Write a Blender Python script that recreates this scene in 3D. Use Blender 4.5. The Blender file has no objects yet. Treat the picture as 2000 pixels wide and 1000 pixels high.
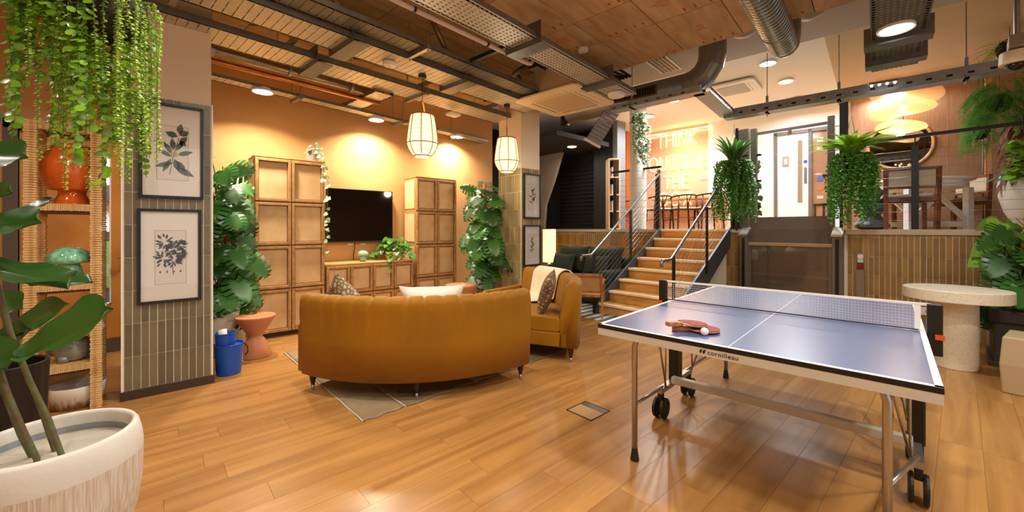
import bpy, math, random
from mathutils import Vector, Matrix
random.seed(7)
PI = math.pi
SC = bpy.context.scene
COL = SC.collection
# ------------------------------------------------------------------ camera, world, exposure
EYE = 1.37          # eye height; the camera stands at x=y=0, room axes are world axes
YAW = math.radians(41.7)
FPX, HORIZON = 780.0, 447.0
cam = bpy.data.objects.new('camera', bpy.data.cameras.new('camera'))
COL.objects.link(cam)
cam.location = (0, 0, EYE)
cam.rotation_euler = (PI / 2, 0, -YAW)
cam.data.sensor_width = 36.0
cam.data.lens = 36.0 * FPX / 2000.0
cam.data.shift_y = -(500.0 - HORIZON) / 2000.0
cam.data.clip_start = 0.05
SC.camera = cam
w = bpy.data.worlds.new('world'); SC.world = w; w.use_nodes = True
w.node_tree.nodes['Background'].inputs[0].default_value = (1.0, 0.95, 0.89, 1)
w.node_tree.nodes['Background'].inputs[1].default_value = 0.78
SC.view_settings.view_transform = 'Standard'
SC.view_settings.look = 'None'
SC.view_settings.exposure = 0.28
SC.view_settings.gamma = 1.0
SC.view_settings.use_curve_mapping = False
WARM = (1.0, 0.88, 0.69); MID = (1.0, 0.93, 0.82); COOL = (0.95, 0.98, 1.0)
LAMP_W = 40.0        # watts of one ceiling downlight

# ------------------------------------------------------------------ view geometry helpers
_s, _c = math.sin(YAW), math.cos(YAW)
def ray(px, py):
    a = (px - 1000) / FPX; b = (HORIZON - py) / FPX
    return Vector((_c * a + _s, -_s * a + _c, b))
def ond(px, py, D):          # point at depth D
    d = ray(px, py); return Vector((d.x * D, d.y * D, EYE + d.z * D))
def onz(px, py, z=0.0):      # point on a horizontal plane
    d = ray(px, py); t = (z - EYE) / d.z; return Vector((d.x * t, d.y * t, z))
def onx(px, py, x):
    d = ray(px, py); t = x / d.x; return Vector((x, d.y * t, EYE + d.z * t))
def ony(px, py, y):
    d = ray(px, py); t = y / d.y; return Vector((d.x * t, y, EYE + d.z * t))
GR = math.radians(6.0)       # the ceiling grid is turned 6 degrees from the room
def C(u, v, z=0.0):
    return Vector((math.cos(GR) * u - math.sin(GR) * v, math.sin(GR) * u + math.cos(GR) * v, z))

# ------------------------------------------------------------------ materials
def lin(h):
    if isinstance(h, str):
        h = h.lstrip('#'); c = [int(h[i:i + 2], 16) / 255 for i in (0, 2, 4)]
    else:
        c = list(h)
    return tuple(x / 12.92 if x <= 0.04045 else ((x + 0.055) / 1.055) ** 2.4 for x in c) + (1.0,)
MATS = {}
def nd(nt, t, **kw):
    n = nt.nodes.new(t)
    for k, v in kw.items():
        setattr(n, k, v)
    return n
def base(name):
    m = bpy.data.materials.new(name); m.use_nodes = True
    nt = m.node_tree; b = nt.nodes['Principled BSDF']
    return m, nt, b
def mat(name, col, rough=0.5, metal=0.0, var=0.0, scale=8.0, bump=0.0, bscale=60.0, stretch=(1, 1, 1), col2=None, objvar=0.0, spec=0.5, trans=0.0, sheen=0.0, coat=0.0, island=0.0):
    if name in MATS: return MATS[name]
    m, nt, b = base(name); L = nt.links
    b.inputs['Roughness'].default_value = rough; b.inputs['Metallic'].default_value = metal
    b.inputs['Specular IOR Level'].default_value = spec
    b.inputs['Transmission Weight'].default_value = trans
    b.inputs['Sheen Weight'].default_value = sheen
    b.inputs['Coat Weight'].default_value = coat
    c1 = lin(col)
    b.inputs['Base Color'].default_value = c1
    out = None
    tc = nd(nt, 'ShaderNodeTexCoord')
    mp = nd(nt, 'ShaderNodeMapping'); mp.inputs['Scale'].default_value = stretch
    L.new(tc.outputs['Object'], mp.inputs['Vector'])
    if var > 0 or col2:
        n = nd(nt, 'ShaderNodeTexNoise'); n.inputs['Scale'].default_value = scale; n.inputs['Detail'].default_value = 4
        L.new(mp.outputs[0], n.inputs['Vector'])
        r = nd(nt, 'ShaderNodeValToRGB')
        r.color_ramp.elements[0].position = 0.32; r.color_ramp.elements[1].position = 0.68
        c2 = lin(col2) if col2 else tuple(x * (1 - var) for x in c1[:3]) + (1,)
        r.color_ramp.elements[0].color = c2; r.color_ramp.elements[1].color = c1
        L.new(n.outputs['Fac'], r.inputs['Fac']); out = r.outputs['Color']
    if objvar > 0 or island > 0:
        oi = nd(nt, 'ShaderNodeObjectInfo'); rnd = oi.outputs['Random']
        if island > 0:
            g = nd(nt, 'ShaderNodeNewGeometry'); rnd = g.outputs['Random Per Island']
        k = max(objvar, island)
        mr = nd(nt, 'ShaderNodeMapRange'); mr.inputs['To Min'].default_value = 1 - k; mr.inputs['To Max'].default_value = 1 + k * 0.6
        L.new(rnd, mr.inputs['Value'])
        h = nd(nt, 'ShaderNodeHueSaturation')
        L.new(mr.outputs[0], h.inputs['Value'])
        if out: L.new(out, h.inputs['Color'])
        else: h.inputs['Color'].default_value = c1
        out = h.outputs['Color']
    if out: L.new(out, b.inputs['Base Color'])
    if bump > 0:
        n2 = nd(nt, 'ShaderNodeTexNoise'); n2.inputs['Scale'].default_value = bscale; n2.inputs['Detail'].default_value = 3
        L.new(mp.outputs[0], n2.inputs['Vector'])
        bp = nd(nt, 'ShaderNodeBump'); bp.inputs['Strength'].default_value = bump; bp.inputs['Distance'].default_value = 0.01
        L.new(n2.outputs['Fac'], bp.inputs['Height']); L.new(bp.outputs[0], b.inputs['Normal'])
    MATS[name] = m
    return m
def emit(name, col, strength):
    if name in MATS: return MATS[name]
    m, nt, b = base(name)
    b.inputs['Base Color'].default_value = lin(col)
    b.inputs['Emission Color'].default_value = lin(col); b.inputs['Emission Strength'].default_value = strength
    MATS[name] = m; return m
def wood(name, dark, light, sx=1.2, sy=22, rough=0.4, objvar=0.16, coat=0.0, axis='x'):
    if name in MATS: return MATS[name]
    m, nt, b = base(name); L = nt.links
    tc = nd(nt, 'ShaderNodeTexCoord'); mp = nd(nt, 'ShaderNodeMapping')
    mp.inputs['Scale'].default_value = (sx, sy, sy) if axis == 'x' else ((sy, sx, sy) if axis == 'y' else (sy, sy, sx))
    oi = nd(nt, 'ShaderNodeObjectInfo'); mul = nd(nt, 'ShaderNodeMath', operation='MULTIPLY'); mul.inputs[1].default_value = 37.0
    L.new(oi.outputs['Random'], mul.inputs[0])
    add = nd(nt, 'ShaderNodeVectorMath', operation='ADD')
    L.new(tc.outputs['Object'], add.inputs[0]); L.new(mul.outputs[0], add.inputs[1])
    L.new(add.outputs[0], mp.inputs['Vector'])
    n = nd(nt, 'ShaderNodeTexNoise'); n.inputs['Scale'].default_value = 1.0; n.inputs['Detail'].default_value = 5; n.inputs['Distortion'].default_value = 0.6
    L.new(mp.outputs[0], n.inputs['Vector'])
    r = nd(nt, 'ShaderNodeValToRGB'); r.color_ramp.elements[0].position = 0.35; r.color_ramp.elements[1].position = 0.66
    r.color_ramp.elements[0].color = lin(dark); r.color_ramp.elements[1].color = lin(light)
    L.new(n.outputs['Fac'], r.inputs['Fac'])
    mr = nd(nt, 'ShaderNodeMapRange'); mr.inputs['To Min'].default_value = 1 - objvar; mr.inputs['To Max'].default_value = 1 + objvar * 0.6
    L.new(oi.outputs['Random'], mr.inputs['Value'])
    h = nd(nt, 'ShaderNodeHueSaturation'); L.new(mr.outputs[0], h.inputs['Value']); L.new(r.outputs[0], h.inputs['Color'])
    L.new(h.outputs[0], b.inputs['Base Color'])
    b.inputs['Roughness'].default_value = rough; b.inputs['Coat Weight'].default_value = coat
    bp = nd(nt, 'ShaderNodeBump'); bp.inputs['Strength'].default_value = 0.08; bp.inputs['Distance'].default_value = 0.004
    L.new(n.outputs['Fac'], bp.inputs['Height']); L.new(bp.outputs[0], b.inputs['Normal'])
    MATS[name] = m; return m
def weave(name, a, bcol, su=90, sv=90, rough=0.7, axes=('X', 'Z')):
    """crossed bands: rattan, cane, cloth"""
    if name in MATS: return MATS[name]
    m, nt, b = base(name); L = nt.links
    tc = nd(nt, 'ShaderNodeTexCoord')
    outs = []
    for ax, s in zip(axes, (su, sv)):
        wv = nd(nt, 'ShaderNodeTexWave', bands_direction=ax); wv.inputs['Scale'].default_value = s; wv.inputs['Distortion'].default_value = 0.8; wv.inputs['Detail'].default_value = 1
        L.new(tc.outputs['Object'], wv.inputs['Vector']); outs.append(wv.outputs['Fac'])
    mx = nd(nt, 'ShaderNodeMath', operation='MULTIPLY'); L.new(outs[0], mx.inputs[0]); L.new(outs[1], mx.inputs[1])
    n = nd(nt, 'ShaderNodeTexNoise'); n.inputs['Scale'].default_value = 5; L.new(tc.outputs['Object'], n.inputs['Vector'])
    ad = nd(nt, 'ShaderNodeMath', operation='ADD'); L.new(mx.outputs[0], ad.inputs[0]); L.new(n.outputs['Fac'], ad.inputs[1])
    r = nd(nt, 'ShaderNodeValToRGB'); r.color_ramp.elements[0].position = 0.3; r.color_ramp.elements[1].position = 1.1
    r.color_ramp.elements[0].color = lin(a); r.color_ramp.elements[1].color = lin(bcol)
    L.new(ad.outputs[0], r.inputs['Fac']); L.new(r.outputs[0], b.inputs['Base Color'])
    bp = nd(nt, 'ShaderNodeBump'); bp.inputs['Strength'].default_value = 0.4; bp.inputs['Distance'].default_value = 0.004
    L.new(mx.outputs[0], bp.inputs['Height']); L.new(bp.outputs[0], b.inputs['Normal'])
    b.inputs['Roughness'].default_value = rough
    MATS[name] = m; return m
def glass(name, col='#ffffff', rough=0.0, mixw=0.85):
    """thin clear pane: mostly see-through, with a fresnel sheen"""
    if name in MATS: return MATS[name]
    m, nt, b = base(name); L = nt.links
    tr = nd(nt, 'ShaderNodeBsdfTransparent'); tr.inputs[0].default_value = lin(col)
    gl = nd(nt, 'ShaderNodeBsdfGlossy'); gl.inputs['Roughness'].default_value = rough + 0.02
    fr = nd(nt, 'ShaderNodeLayerWeight'); fr.inputs['Blend'].default_value = 0.18
    ad = nd(nt, 'ShaderNodeMath', operation='MULTIPLY_ADD'); ad.inputs[1].default_value = 0.8; ad.inputs[2].default_value = 1 - mixw - 0.1
    L.new(fr.outputs['Facing'], ad.inputs[0])
    mx = nd(nt, 'ShaderNodeMixShader'); L.new(ad.outputs[0], mx.inputs[0]); L.new(tr.outputs[0], mx.inputs[1]); L.new(gl.outputs[0], mx.inputs[2])
    L.new(mx.outputs[0], nt.nodes['Material Output'].inputs['Surface'])
    MATS[name] = m; return m

# ------------------------------------------------------------------ mesh builder
class MB:
    def __init__(self): self.v = []; self.f = []
    def quad(self, a, b, c, d):
        n = len(self.v); self.v += [tuple(a), tuple(b), tuple(c), tuple(d)]; self.f.append((n, n + 1, n + 2, n + 3)); return self
    def poly(self, pts):
        n = len(self.v); self.v += [tuple(p) for p in pts]; self.f.append(tuple(range(n, n + len(pts)))); return self
    def box(self, x0, y0, z0, x1, y1, z1):
        x0, x1 = min(x0, x1), max(x0, x1); y0, y1 = min(y0, y1), max(y0, y1); z0, z1 = min(z0, z1), max(z0, z1)
        n = len(self.v)
        self.v += [(x0, y0, z0), (x1, y0, z0), (x1, y1, z0), (x0, y1, z0), (x0, y0, z1), (x1, y0, z1), (x1, y1, z1), (x0, y1, z1)]
        self.f += [tuple(n + i for i in q) for q in ((3, 2, 1, 0), (4, 5, 6, 7), (0, 1, 5, 4), (1, 2, 6, 5), (2, 3, 7, 6), (3, 0, 4, 7))]
        return self
    def beam(self, p, q, w, h, up=(0, 0, 1)):
        """box of section w x h running from p to q"""
        p, q = Vector(p), Vector(q); d = (q - p).normalized(); up = Vector(up)
        s = d.cross(up)
        if s.length < 1e-4: s = d.cross(Vector((1, 0, 0)))
        s.normalize(); t = s.cross(d).normalized()
        n = len(self.v)
        for o in (p, q):
            for a, b in ((-1, -1), (1, -1), (1, 1), (-1, 1)):
                self.v.append(tuple(o + s * a * w / 2 + t * b * h / 2))
        self.f += [tuple(n + i for i in k) for k in ((0, 1, 2, 3), (7, 6, 5, 4), (4, 5, 1, 0), (5, 6, 2, 1), (6, 7, 3, 2), (7, 4, 0, 3))]
        return self
    def tube(self, pts, r, n=8, caps=True, closed=False):
        pts = [Vector(p) for p in pts]; m = len(pts); rings = []
        rr = r if isinstance(r, (list, tuple)) else [r] * m
        prev = None
        for i, p in enumerate(pts):
            if closed: d = pts[(i + 1) % m] - pts[i - 1]
            else: d = pts[min(i + 1, m - 1)] - pts[max(i - 1, 0)]
            d = d.normalized() if d.length > 1e-9 else Vector((0, 0, 1))
            if prev is None:
                a = d.cross(Vector((0, 0, 1)))
                if a.length < 1e-3: a = d.cross(Vector((1, 0, 0)))
            else:
                a = prev - d * prev.dot(d)
            a.normalize(); prev = a; b = d.cross(a)
            k = len(self.v); rings.append(k)
            for j in range(n):
                t = 2 * PI * j / n
                self.v.append(tuple(p + a * math.cos(t) * rr[i] + b * math.sin(t) * rr[i]))
        for i in range(m if closed else m - 1):
            A, B = rings[i], rings[(i + 1) % m]
            for j in range(n):
                self.f.append((A + j, B + j, B + (j + 1) % n, A + (j + 1) % n))
        if caps and not closed:
            self.f.append(tuple(rings[0] + j for j in range(n))); self.f.append(tuple(rings[-1] + j for j in reversed(range(n))))
        return self
    def lathe(self, prof, n=24, c=(0, 0, 0), sx=1.0, sy=1.0, cap0=True, cap1=True):
        c = Vector(c); rings = []
        for r, z in prof:
            k = len(self.v); rings.append(k)
            for j in range(n):
                t = 2 * PI * j / n
                self.v.append((c.x + r * math.cos(t) * sx, c.y + r * math.sin(t) * sy, c.z + z))
        for A, B in zip(rings, rings[1:]):
            for j in range(n):
                self.f.append((A + j, A + (j + 1) % n, B + (j + 1) % n, B + j))
        if cap0: self.f.append(tuple(rings[0] + j for j in reversed(range(n))))
        if cap1: self.f.append(tuple(rings[-1] + j for j in range(n)))
        return self
    def arc(self, prof, a0, a1, n, c=(0, 0), fn=None):
        """closed profile [(r,z)] swept about a vertical axis"""
        m = len(prof); rings = []
        for i in range(n + 1):
            a = a0 + (a1 - a0) * i / n; k = len(self.v); rings.append(k)
            for q, (r, z) in enumerate(prof):
                if fn: r, z = fn(a, i, q, r, z)
                self.v.append((c[0] + r * math.cos(a), c[1] + r * math.sin(a), z))
        for A, B in zip(rings, rings[1:]):
            for j in range(m):
                self.f.append((A + j, B + j, B + (j + 1) % m, A + (j + 1) % m))
        self.f.append(tuple(rings[0] + j for j in range(m))); self.f.append(tuple(rings[-1] + j for j in reversed(range(m))))
        return self
    def prism(self, poly, z0, z1):
        n = len(self.v); m = len(poly)
        self.v += [(x, y, z0) for x, y in poly] + [(x, y, z1) for x, y in poly]
        self.f.append(tuple(n + i for i in reversed(range(m)))); self.f.append(tuple(n + m + i for i in range(m)))
        for i in range(m):
            j = (i + 1) % m; self.f.append((n + i, n + j, n + m + j, n + m + i))
        return self
    def grid(self, fn, nu, nv):
        k = len(self.v)
        for i in range(nu + 1):
            for j in range(nv + 1): self.v.append(tuple(fn(i / nu, j / nv)))
        for i in range(nu):
            for j in range(nv):
                a = k + i * (nv + 1) + j; self.f.append((a, a + nv + 1, a + nv + 2, a + 1))
        return self
    def ball(self, c, r, n=12, m=8):
        r = r if isinstance(r, (tuple, list)) else (r, r, r)
        k = len(self.v); c = Vector(c)
        for i in range(m + 1):
            p = PI * i / m
            for j in range(n):
                t = 2 * PI * j / n
                self.v.append((c.x + r[0] * math.sin(p) * math.cos(t), c.y + r[1] * math.sin(p) * math.sin(t), c.z + r[2] * math.cos(p)))
        for i in range(m):
            for j in range(n):
                a = k + i * n + j; b = k + i * n + (j + 1) % n
                self.f.append((a, a + n, b + n, b))
        return self
    def add(self, verts, faces, M):
        n = len(self.v)
        self.v += [tuple(M @ Vector(p)) for p in verts]; self.f += [tuple(n + i for i in f) for f in faces]
        return self
    def mesh(self, name):
        me = bpy.data.meshes.new(name); me.from_pydata(self.v, [], self.f); me.update(); return me
    def build(self, name, m, parent=None, smooth=False, bevel=0.0, label=None, stuff=False, loc=None, rz=0.0, seg=2, M=None):
        me = self.mesh(name)
        me.materials.append(m)
        if smooth: me.shade_smooth()
        o = bpy.data.objects.new(name, me); COL.objects.link(o)
        if parent: o.parent = parent
        if M is not None: o.matrix_local = M
        else:
            if loc is not None: o.location = loc
            o.rotation_euler = (0, 0, rz)
        if bevel > 0:
            b = o.modifiers.new('edge', 'BEVEL'); b.width = bevel; b.segments = seg; b.limit_method = 'ANGLE'; b.angle_limit = 0.7
        if label: o['label'] = label
        if stuff: o['kind'] = 'stuff'
        return o
def weld(o):
    return o
def thing(name, label, cat, loc=(0, 0, 0), rz=0.0, group=None):
    o = bpy.data.objects.new(name, None); COL.objects.link(o); o.empty_display_size = 0.1
    o.location = loc; o.rotation_euler = (0, 0, rz); o['label'] = label; o['category'] = cat
    if group: o['group'] = group
    return o
def struct(name, loc=(0, 0, 0), rz=0.0):
    o = bpy.data.objects.new(name, None); COL.objects.link(o); o.location = loc; o.rotation_euler = (0, 0, rz); o['kind'] = 'structure'; return o
def tag(o, label, cat, group=None):
    o['label'] = label; o['category'] = cat
    if group: o['group'] = group
    return o
def S(o): o['kind'] = 'structure'; return o
def link_mesh(name, me, parent, M):
    o = bpy.data.objects.new(name, me); COL.objects.link(o); o.parent = parent; o.matrix_local = M; return o
def copy_thing(root, loc, rz, label=None, group=None):
    r = root.copy(); COL.objects.link(r); r.location = loc; r.rotation_euler = (0, 0, rz)
    if label: r['label'] = label
    if group: r['group'] = group
    for ch in list(root.children):
        c = ch.copy(); COL.objects.link(c); c.parent = r
        for g in list(ch.children):
            d = g.copy(); COL.objects.link(d); d.parent = c
    return r
def lamp(name, kind, loc, energy, col, parent=None, size=0.15, rot=None, spread=None, blend=0.6, angle=None):
    d = bpy.data.lights.new(name, kind); d.energy = energy; d.color = col
    if kind == 'AREA':
        d.shape = 'DISK'; d.size = size
        if spread: d.spread = spread
    elif kind == 'SPOT':
        d.spot_size = angle or 2.4; d.spot_blend = blend; d.shadow_soft_size = size
    else: d.shadow_soft_size = size
    o = bpy.data.objects.new(name, d); COL.objects.link(o); o.location = loc
    if rot: o.rotation_euler = rot
    if parent: o.parent = parent
    return o
def TR(loc, xdir, zdir):
    """matrix whose y axis runs along xdir (leaf length) with normal near zdir"""
    y = Vector(xdir).normalized(); z = Vector(zdir); z = z - y * z.dot(y)
    if z.length < 1e-4: z = y.orthogonal()
    z.normalize(); x = y.cross(z)
    M = Matrix((x, y, z)).transposed().to_4x4(); M.translation = Vector(loc); return M
# ------------------------------------------------------------------ shared materials
M_tan = mat('wall_tan', '#c89a60', 0.75, var=0.05, scale=1.5)
M_cream = mat('plaster_cream', '#e6d6bf', 0.8)
M_white = mat('paint_white', '#f1ece4', 0.7)
M_offwhite = mat('plastic_white', '#ece7de', 0.4)
M_black = mat('black_satin', '#141312', 0.4)
M_charcoal = mat('charcoal_steel', '#2c2a2a', 0.45, metal=0.3)
M_bronze = mat('grey_bronze_steel', '#73685d', 0.42, metal=0.35)
M_galv = mat('galvanised', '#a9a9a4', 0.38, metal=0.85, var=0.2, scale=30)
M_tray = mat('tray_steel', '#c8c1b3', 0.42, metal=0.4, var=0.10, scale=12)
M_chrome = mat('brushed_chrome', '#c9c9c9', 0.25, metal=1.0)
M_darkbrown = mat('dark_brown_trim', '#3b2a20', 0.5)
M_grout = mat('grout_cream', '#eadfc8', 0.9)
M_tile_olive = mat('tile_olive_glaze', '#7b7055', 0.28, var=0.25, scale=14, objvar=0.3, bump=0.15, bscale=25, stretch=(1, 1, .4))
M_tile_honey = mat('tile_honey_glaze', '#ad8650', 0.22, var=0.28, scale=12, objvar=0.22, bump=0.25, bscale=22, stretch=(1, 1, .4), island=0)
M_tile_honey_s = mat('tile_honey_glaze_small', '#b98336', 0.25, island=0.3, var=0.15, scale=10)
M_tile_olive_s = mat('tile_olive_glaze_small', '#94855f', 0.28, island=0.3)
M_oak = wood('oak_floor', '#9a6b38', '#b8854a', sx=.7, sy=9, rough=0.27, objvar=0.035)
M_oakstair = wood('oak_stair', '#c4873f', '#dba75c', sx=1.6, sy=14, rough=0.4, objvar=0.06, axis='y')
M_nosing = mat('pale_nosing', '#f0e2c2', 0.5)
M_ply = wood('plywood_ceiling', '#b29064', '#ccab7f', sx=2.0, sy=9, rough=0.7, objvar=0.08)
M_cane = weave('cane_panel', '#c8995f', '#ecc998', 70, 70)
M_caneframe = wood('cabinet_wood', '#a57641', '#c29258', sx=14, sy=14, rough=0.45, objvar=0.03)
M_rattan = weave('rattan_wrap', '#b07a3e', '#efc88a', 6, 95, axes=('X', 'Z'))
M_rattan_h = weave('rattan_wrap_across', '#b07a3e', '#efc88a', 60, 60, axes=('X', 'Y'))
M_terracotta = mat('terracotta_paint', '#c17a52', 0.6, var=0.06, scale=6)
M_stone = mat('cream_stone_planter', '#d6d2c9', 0.7, var=0.06, scale=5, bump=0.1, bscale=70)
M_soil = mat('dark_soil', '#2a2119', 0.95, var=0.4, scale=60, bump=0.5, bscale=80)
M_glass = glass('clear_glass')

# ------------------------------------------------------------------ floor
floor = MB().box(-5, -4, -0.12, 10.5, 8, -0.006).build('floor', M_oak); S(floor)
PL, PW = 1.22, 0.185
pm = MB().box(-PL / 2 + .0007, -PW / 2 + .0007, -0.006, PL / 2 - .0007, PW / 2 - .0007, 0.0).mesh('plank'); pm.materials.append(M_oak)
rows = random.Random(3)
npl = 0
for r in range(-4, 34):
    off = rows.random() * PL
    y = r * PW
    for k in range(-2, 8):
        x = k * PL + off
        D = _s * x + _c * y; X = _c * x - _s * y
        if D < 0.9 or abs(X / D) > 1.55 or x > 7.4 + PL / 2 or y > 6.15: continue
        o = bpy.data.objects.new('plank', pm); COL.objects.link(o); o.parent = floor; o.location = (x, y, 0)
        if npl >= 298: bpy.data.objects.remove(o); continue
        npl += 1

# ------------------------------------------------------------------ tiled surfaces
TH = 0.2655
def tiles(parent, p0, du, ncol, z0, ztop, w, m, nrm, stuff=False, name='tile', h=TH, rng=random.Random(5), t=0.008):
    """stack-bonded upright tiles; du = unit run direction, nrm = outward normal"""
    du = Vector(du); nrm = Vector(nrm)
    g = 0.0022
    full = None; sm = MB() if stuff else None
    R = Matrix((du, nrm, Vector((0, 0, 1)))).transposed().to_4x4()
    cache = {}
    z = z0
    while z < ztop - 0.01:
        hh = min(h, ztop - z)
        for c in range(ncol):
            pos = Vector(p0) + du * (c * w + w / 2); pos.z = z
            key = round(hh, 4)
            if key not in cache:
                b = MB().box(-w / 2 + g, -0.004, g, w / 2 - g, t, hh - g)
                # chamfered face
                k = 0.002
                n = len(b.v)
                b.v = [(x, y, zz) for x, y, zz in b.v]
                for i, (x, y, zz) in enumerate(b.v):
                    if y > 0.001: b.v[i] = (x - math.copysign(k, x), y, zz + (k if zz < hh / 2 else -k))
                cache[key] = b
            M = R.copy(); M.translation = pos + nrm * rng.uniform(-.0012, .0012)
            if stuff:
                sm.add(cache[key].v, cache[key].f, M)
            else:
                b = cache[key]
                if not isinstance(b, bpy.types.Mesh):
                    me = b.mesh(name); me.materials.append(m); cache[key] = me; b = me
                link_mesh(name, b, parent, M)
        z += hh
    if stuff: sm.build(name, m, parent, stuff=True)

# column nearest the camera
U0, V0 = -0.195, 4.435
colm = struct('column', (U0, V0, 0))
MB().box(0, 0, 0, .56, .56, 3.5).build('shaft', M_cream, colm)
MB().box(-.006, -.004, .07, .565, .56, 2.468).build('grout_bed', M_grout, colm)
MB().box(-.02, -.022, 0, .585, .58, .072).build('baseboard', M_darkbrown, colm, bevel=.003)
tiles(colm, (.003, -.004, 0), (1, 0, 0), 11, .075, 2.46, .0505, M_tile_olive, (0, -1, 0))
tiles(colm, (-.006, .56, 0), (0, -1, 0), 11, .075, 2.46, .0505, M_tile_olive_s, (-1, 0, 0), stuff=True, name='side_tiles')
tiles(colm, (.565, 0, 0), (0, 1, 0), 11, .075, 2.46, .0505, M_tile_olive_s, (1, 0, 0), stuff=True, name='far_side_tiles')
for x in (-.014, .562):
    MB().box(x, -.013, .072, x + .011, -.003, 2.47).build('corner_trim', M_offwhite, colm)
# second column, beside the sofa
col2 = struct('column', (4.135, 4.435, 0))
MB().box(0, 0, 0, .40, .52, 3.5).build('shaft', M_cream, col2)
MB().box(-.004, -.004, .07, .404, .524, 2.30).build('grout_bed', M_grout, col2)
MB().box(-.016, -.016, 0, .416, .53, .072).build('baseboard', M_darkbrown, col2)
tiles(col2, (.002, -.004, 0), (1, 0, 0), 8, .075, 2.30, .0495, M_tile_olive_s, (0, -1, 0), stuff=True, name='tiles')
tiles(col2, (-.004, .522, 0), (0, -1, 0), 10, .075, 2.30, .052, M_tile_olive_s, (-1, 0, 0), stuff=True, name='side_tiles')
MB().box(.396, -.014, .07, .41, 0, 2.3).build('corner_trim', M_darkbrown, col2)
# pinboard strip of broken brick on the far corner
for k in range(9):
    MB().box(.41, .01, .2 + k * .22, .46, .10, .4 + k * .22).build('brick', mat('old_brick', '#9b7657', .9, var=.3, scale=20, objvar=.25), col2)

# ------------------------------------------------------------------ television wall with its door
WY = 6.2
wb = struct('wall_back')
MB().box(-5, WY, 0, -1.02, WY + .12, 3.6).build('wall_panel', M_tan, wb)
MB().box(-1.02, WY, 2.36, -.14, WY + .12, 3.6).build('wall_panel', M_tan, wb)
MB().box(-.14, WY, 0, 5.0, WY + .12, 3.6).build('wall_panel', M_tan, wb)
MB().box(-.14, WY - .012, 0, 5.0, WY, .09).build('baseboard', M_darkbrown, wb)
tiles(wb, (4.62, WY - .006, 0), (1, 0, 0), 7, .075, 2.3, .054, M_tile_olive_s, (0, -1, 0), stuff=True, name='wall_tiles')
d1 = struct('door_1', (-1.02, WY, 0))
M_doorwood = wood('door_veneer', '#b9772f', '#d8984a', sx=14, sy=1.4, rough=.35, objvar=.02, axis='y')
fr = MB().box(-.09, -.03, 0, 0, .12, 2.45).box(.88, -.03, 0, .93, .12, 2.45).box(-.09, -.03, 2.36, .93, .12, 2.45)
fr.build('frame', mat('door_frame_grey', '#5d5149', .5), d1)
lf = MB().box(.005, .02, .01, .565, .065, 2.35).box(.64, .02, .01, .875, .065, 2.35).box(.565, .02, .01, .64, .065, .55).box(.565, .02, 2.15, .64, .065, 2.35)
leaf = lf.build('leaf', M_doorwood, d1)
MB().box(.565, .035, .55, .64, .045, 2.15).build('glass_pane', M_glass, leaf)
fb = MB()
for x in (.557, .637): fb.box(x, .012, .545, x + .012, .07, 2.155)
fb.box(.557, .012, .545, .649, .07, .557).box(.557, .012, 2.143, .649, .07, 2.155).build('glazing_bead', M_offwhite, leaf)
MB().box(.005, .012, .01, .875, .02, .17).build('kick_plate', mat('kick_plate', '#6f655c', .4, metal=.6), leaf)
hb = MB().lathe([(.026, 0), (.026, .012)], 16).v
h = MB(); h.tube([(.80, .02, 1.05), (.80, -.035, 1.05), (.70, -.035, 1.05)], .010, 10)
h.tube([(.80, .022, 1.05), (.80, .010, 1.05)], .027, 16); h.tube([(.80, .022, .95), (.80, .012, .95)], .027, 16)
h.build('handle', M_chrome, leaf, smooth=True)
MB().tube([(.795, .019, 1.585), (.795, .015, 1.585)], .045, 20).build('door_sign', mat('mandatory_blue', '#1667b4', .4), leaf, label='round blue notice on the timber door')
# the lit office seen through the door's glass strip
off = struct('wall_office')
MB().box(-2.2, 8.0, 0, .6, 8.1, 3).build('back_panel', mat('office_white', '#dfe7ee', .6), off)
MB().box(-2.2, 7.9, .55, .6, 8.0, 1.2).build('green_panel', mat('office_green', '#86b070', .6), off)
MB().box(-2.2, 7.88, .3, .6, 7.99, .5).build('blue_panel', mat('office_blue', '#3f6f9f', .6), off)
MB().box(-2.2, 7.88, 1.25, .6, 7.98, 1.33).build('rail', M_black, off)
MB().box(-2.2, 7.88, 1.75, .6, 7.98, 1.98).build('screen_row', mat('office_dark', '#3c4552', .5), off)
MB().box(-2.3, 6.4, 3.0, .7, 8.1, 3.1).build('office_ceiling', M_white, off)
lamp('office_light', 'AREA', (-.7, 7.1, 2.95), 60, COOL, size=.8)
S(MB().box(4.4, -4.1, 0, 12.5, -4.0, 3.9).build('wall_front_added', M_tan))  # unseen wall piece, added to keep the television's reflection dark
# left and far walls of the lounge
S(MB().box(-2.1, -4, 0, -2.0, WY, 3.6).build('wall_left', M_tan))

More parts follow.
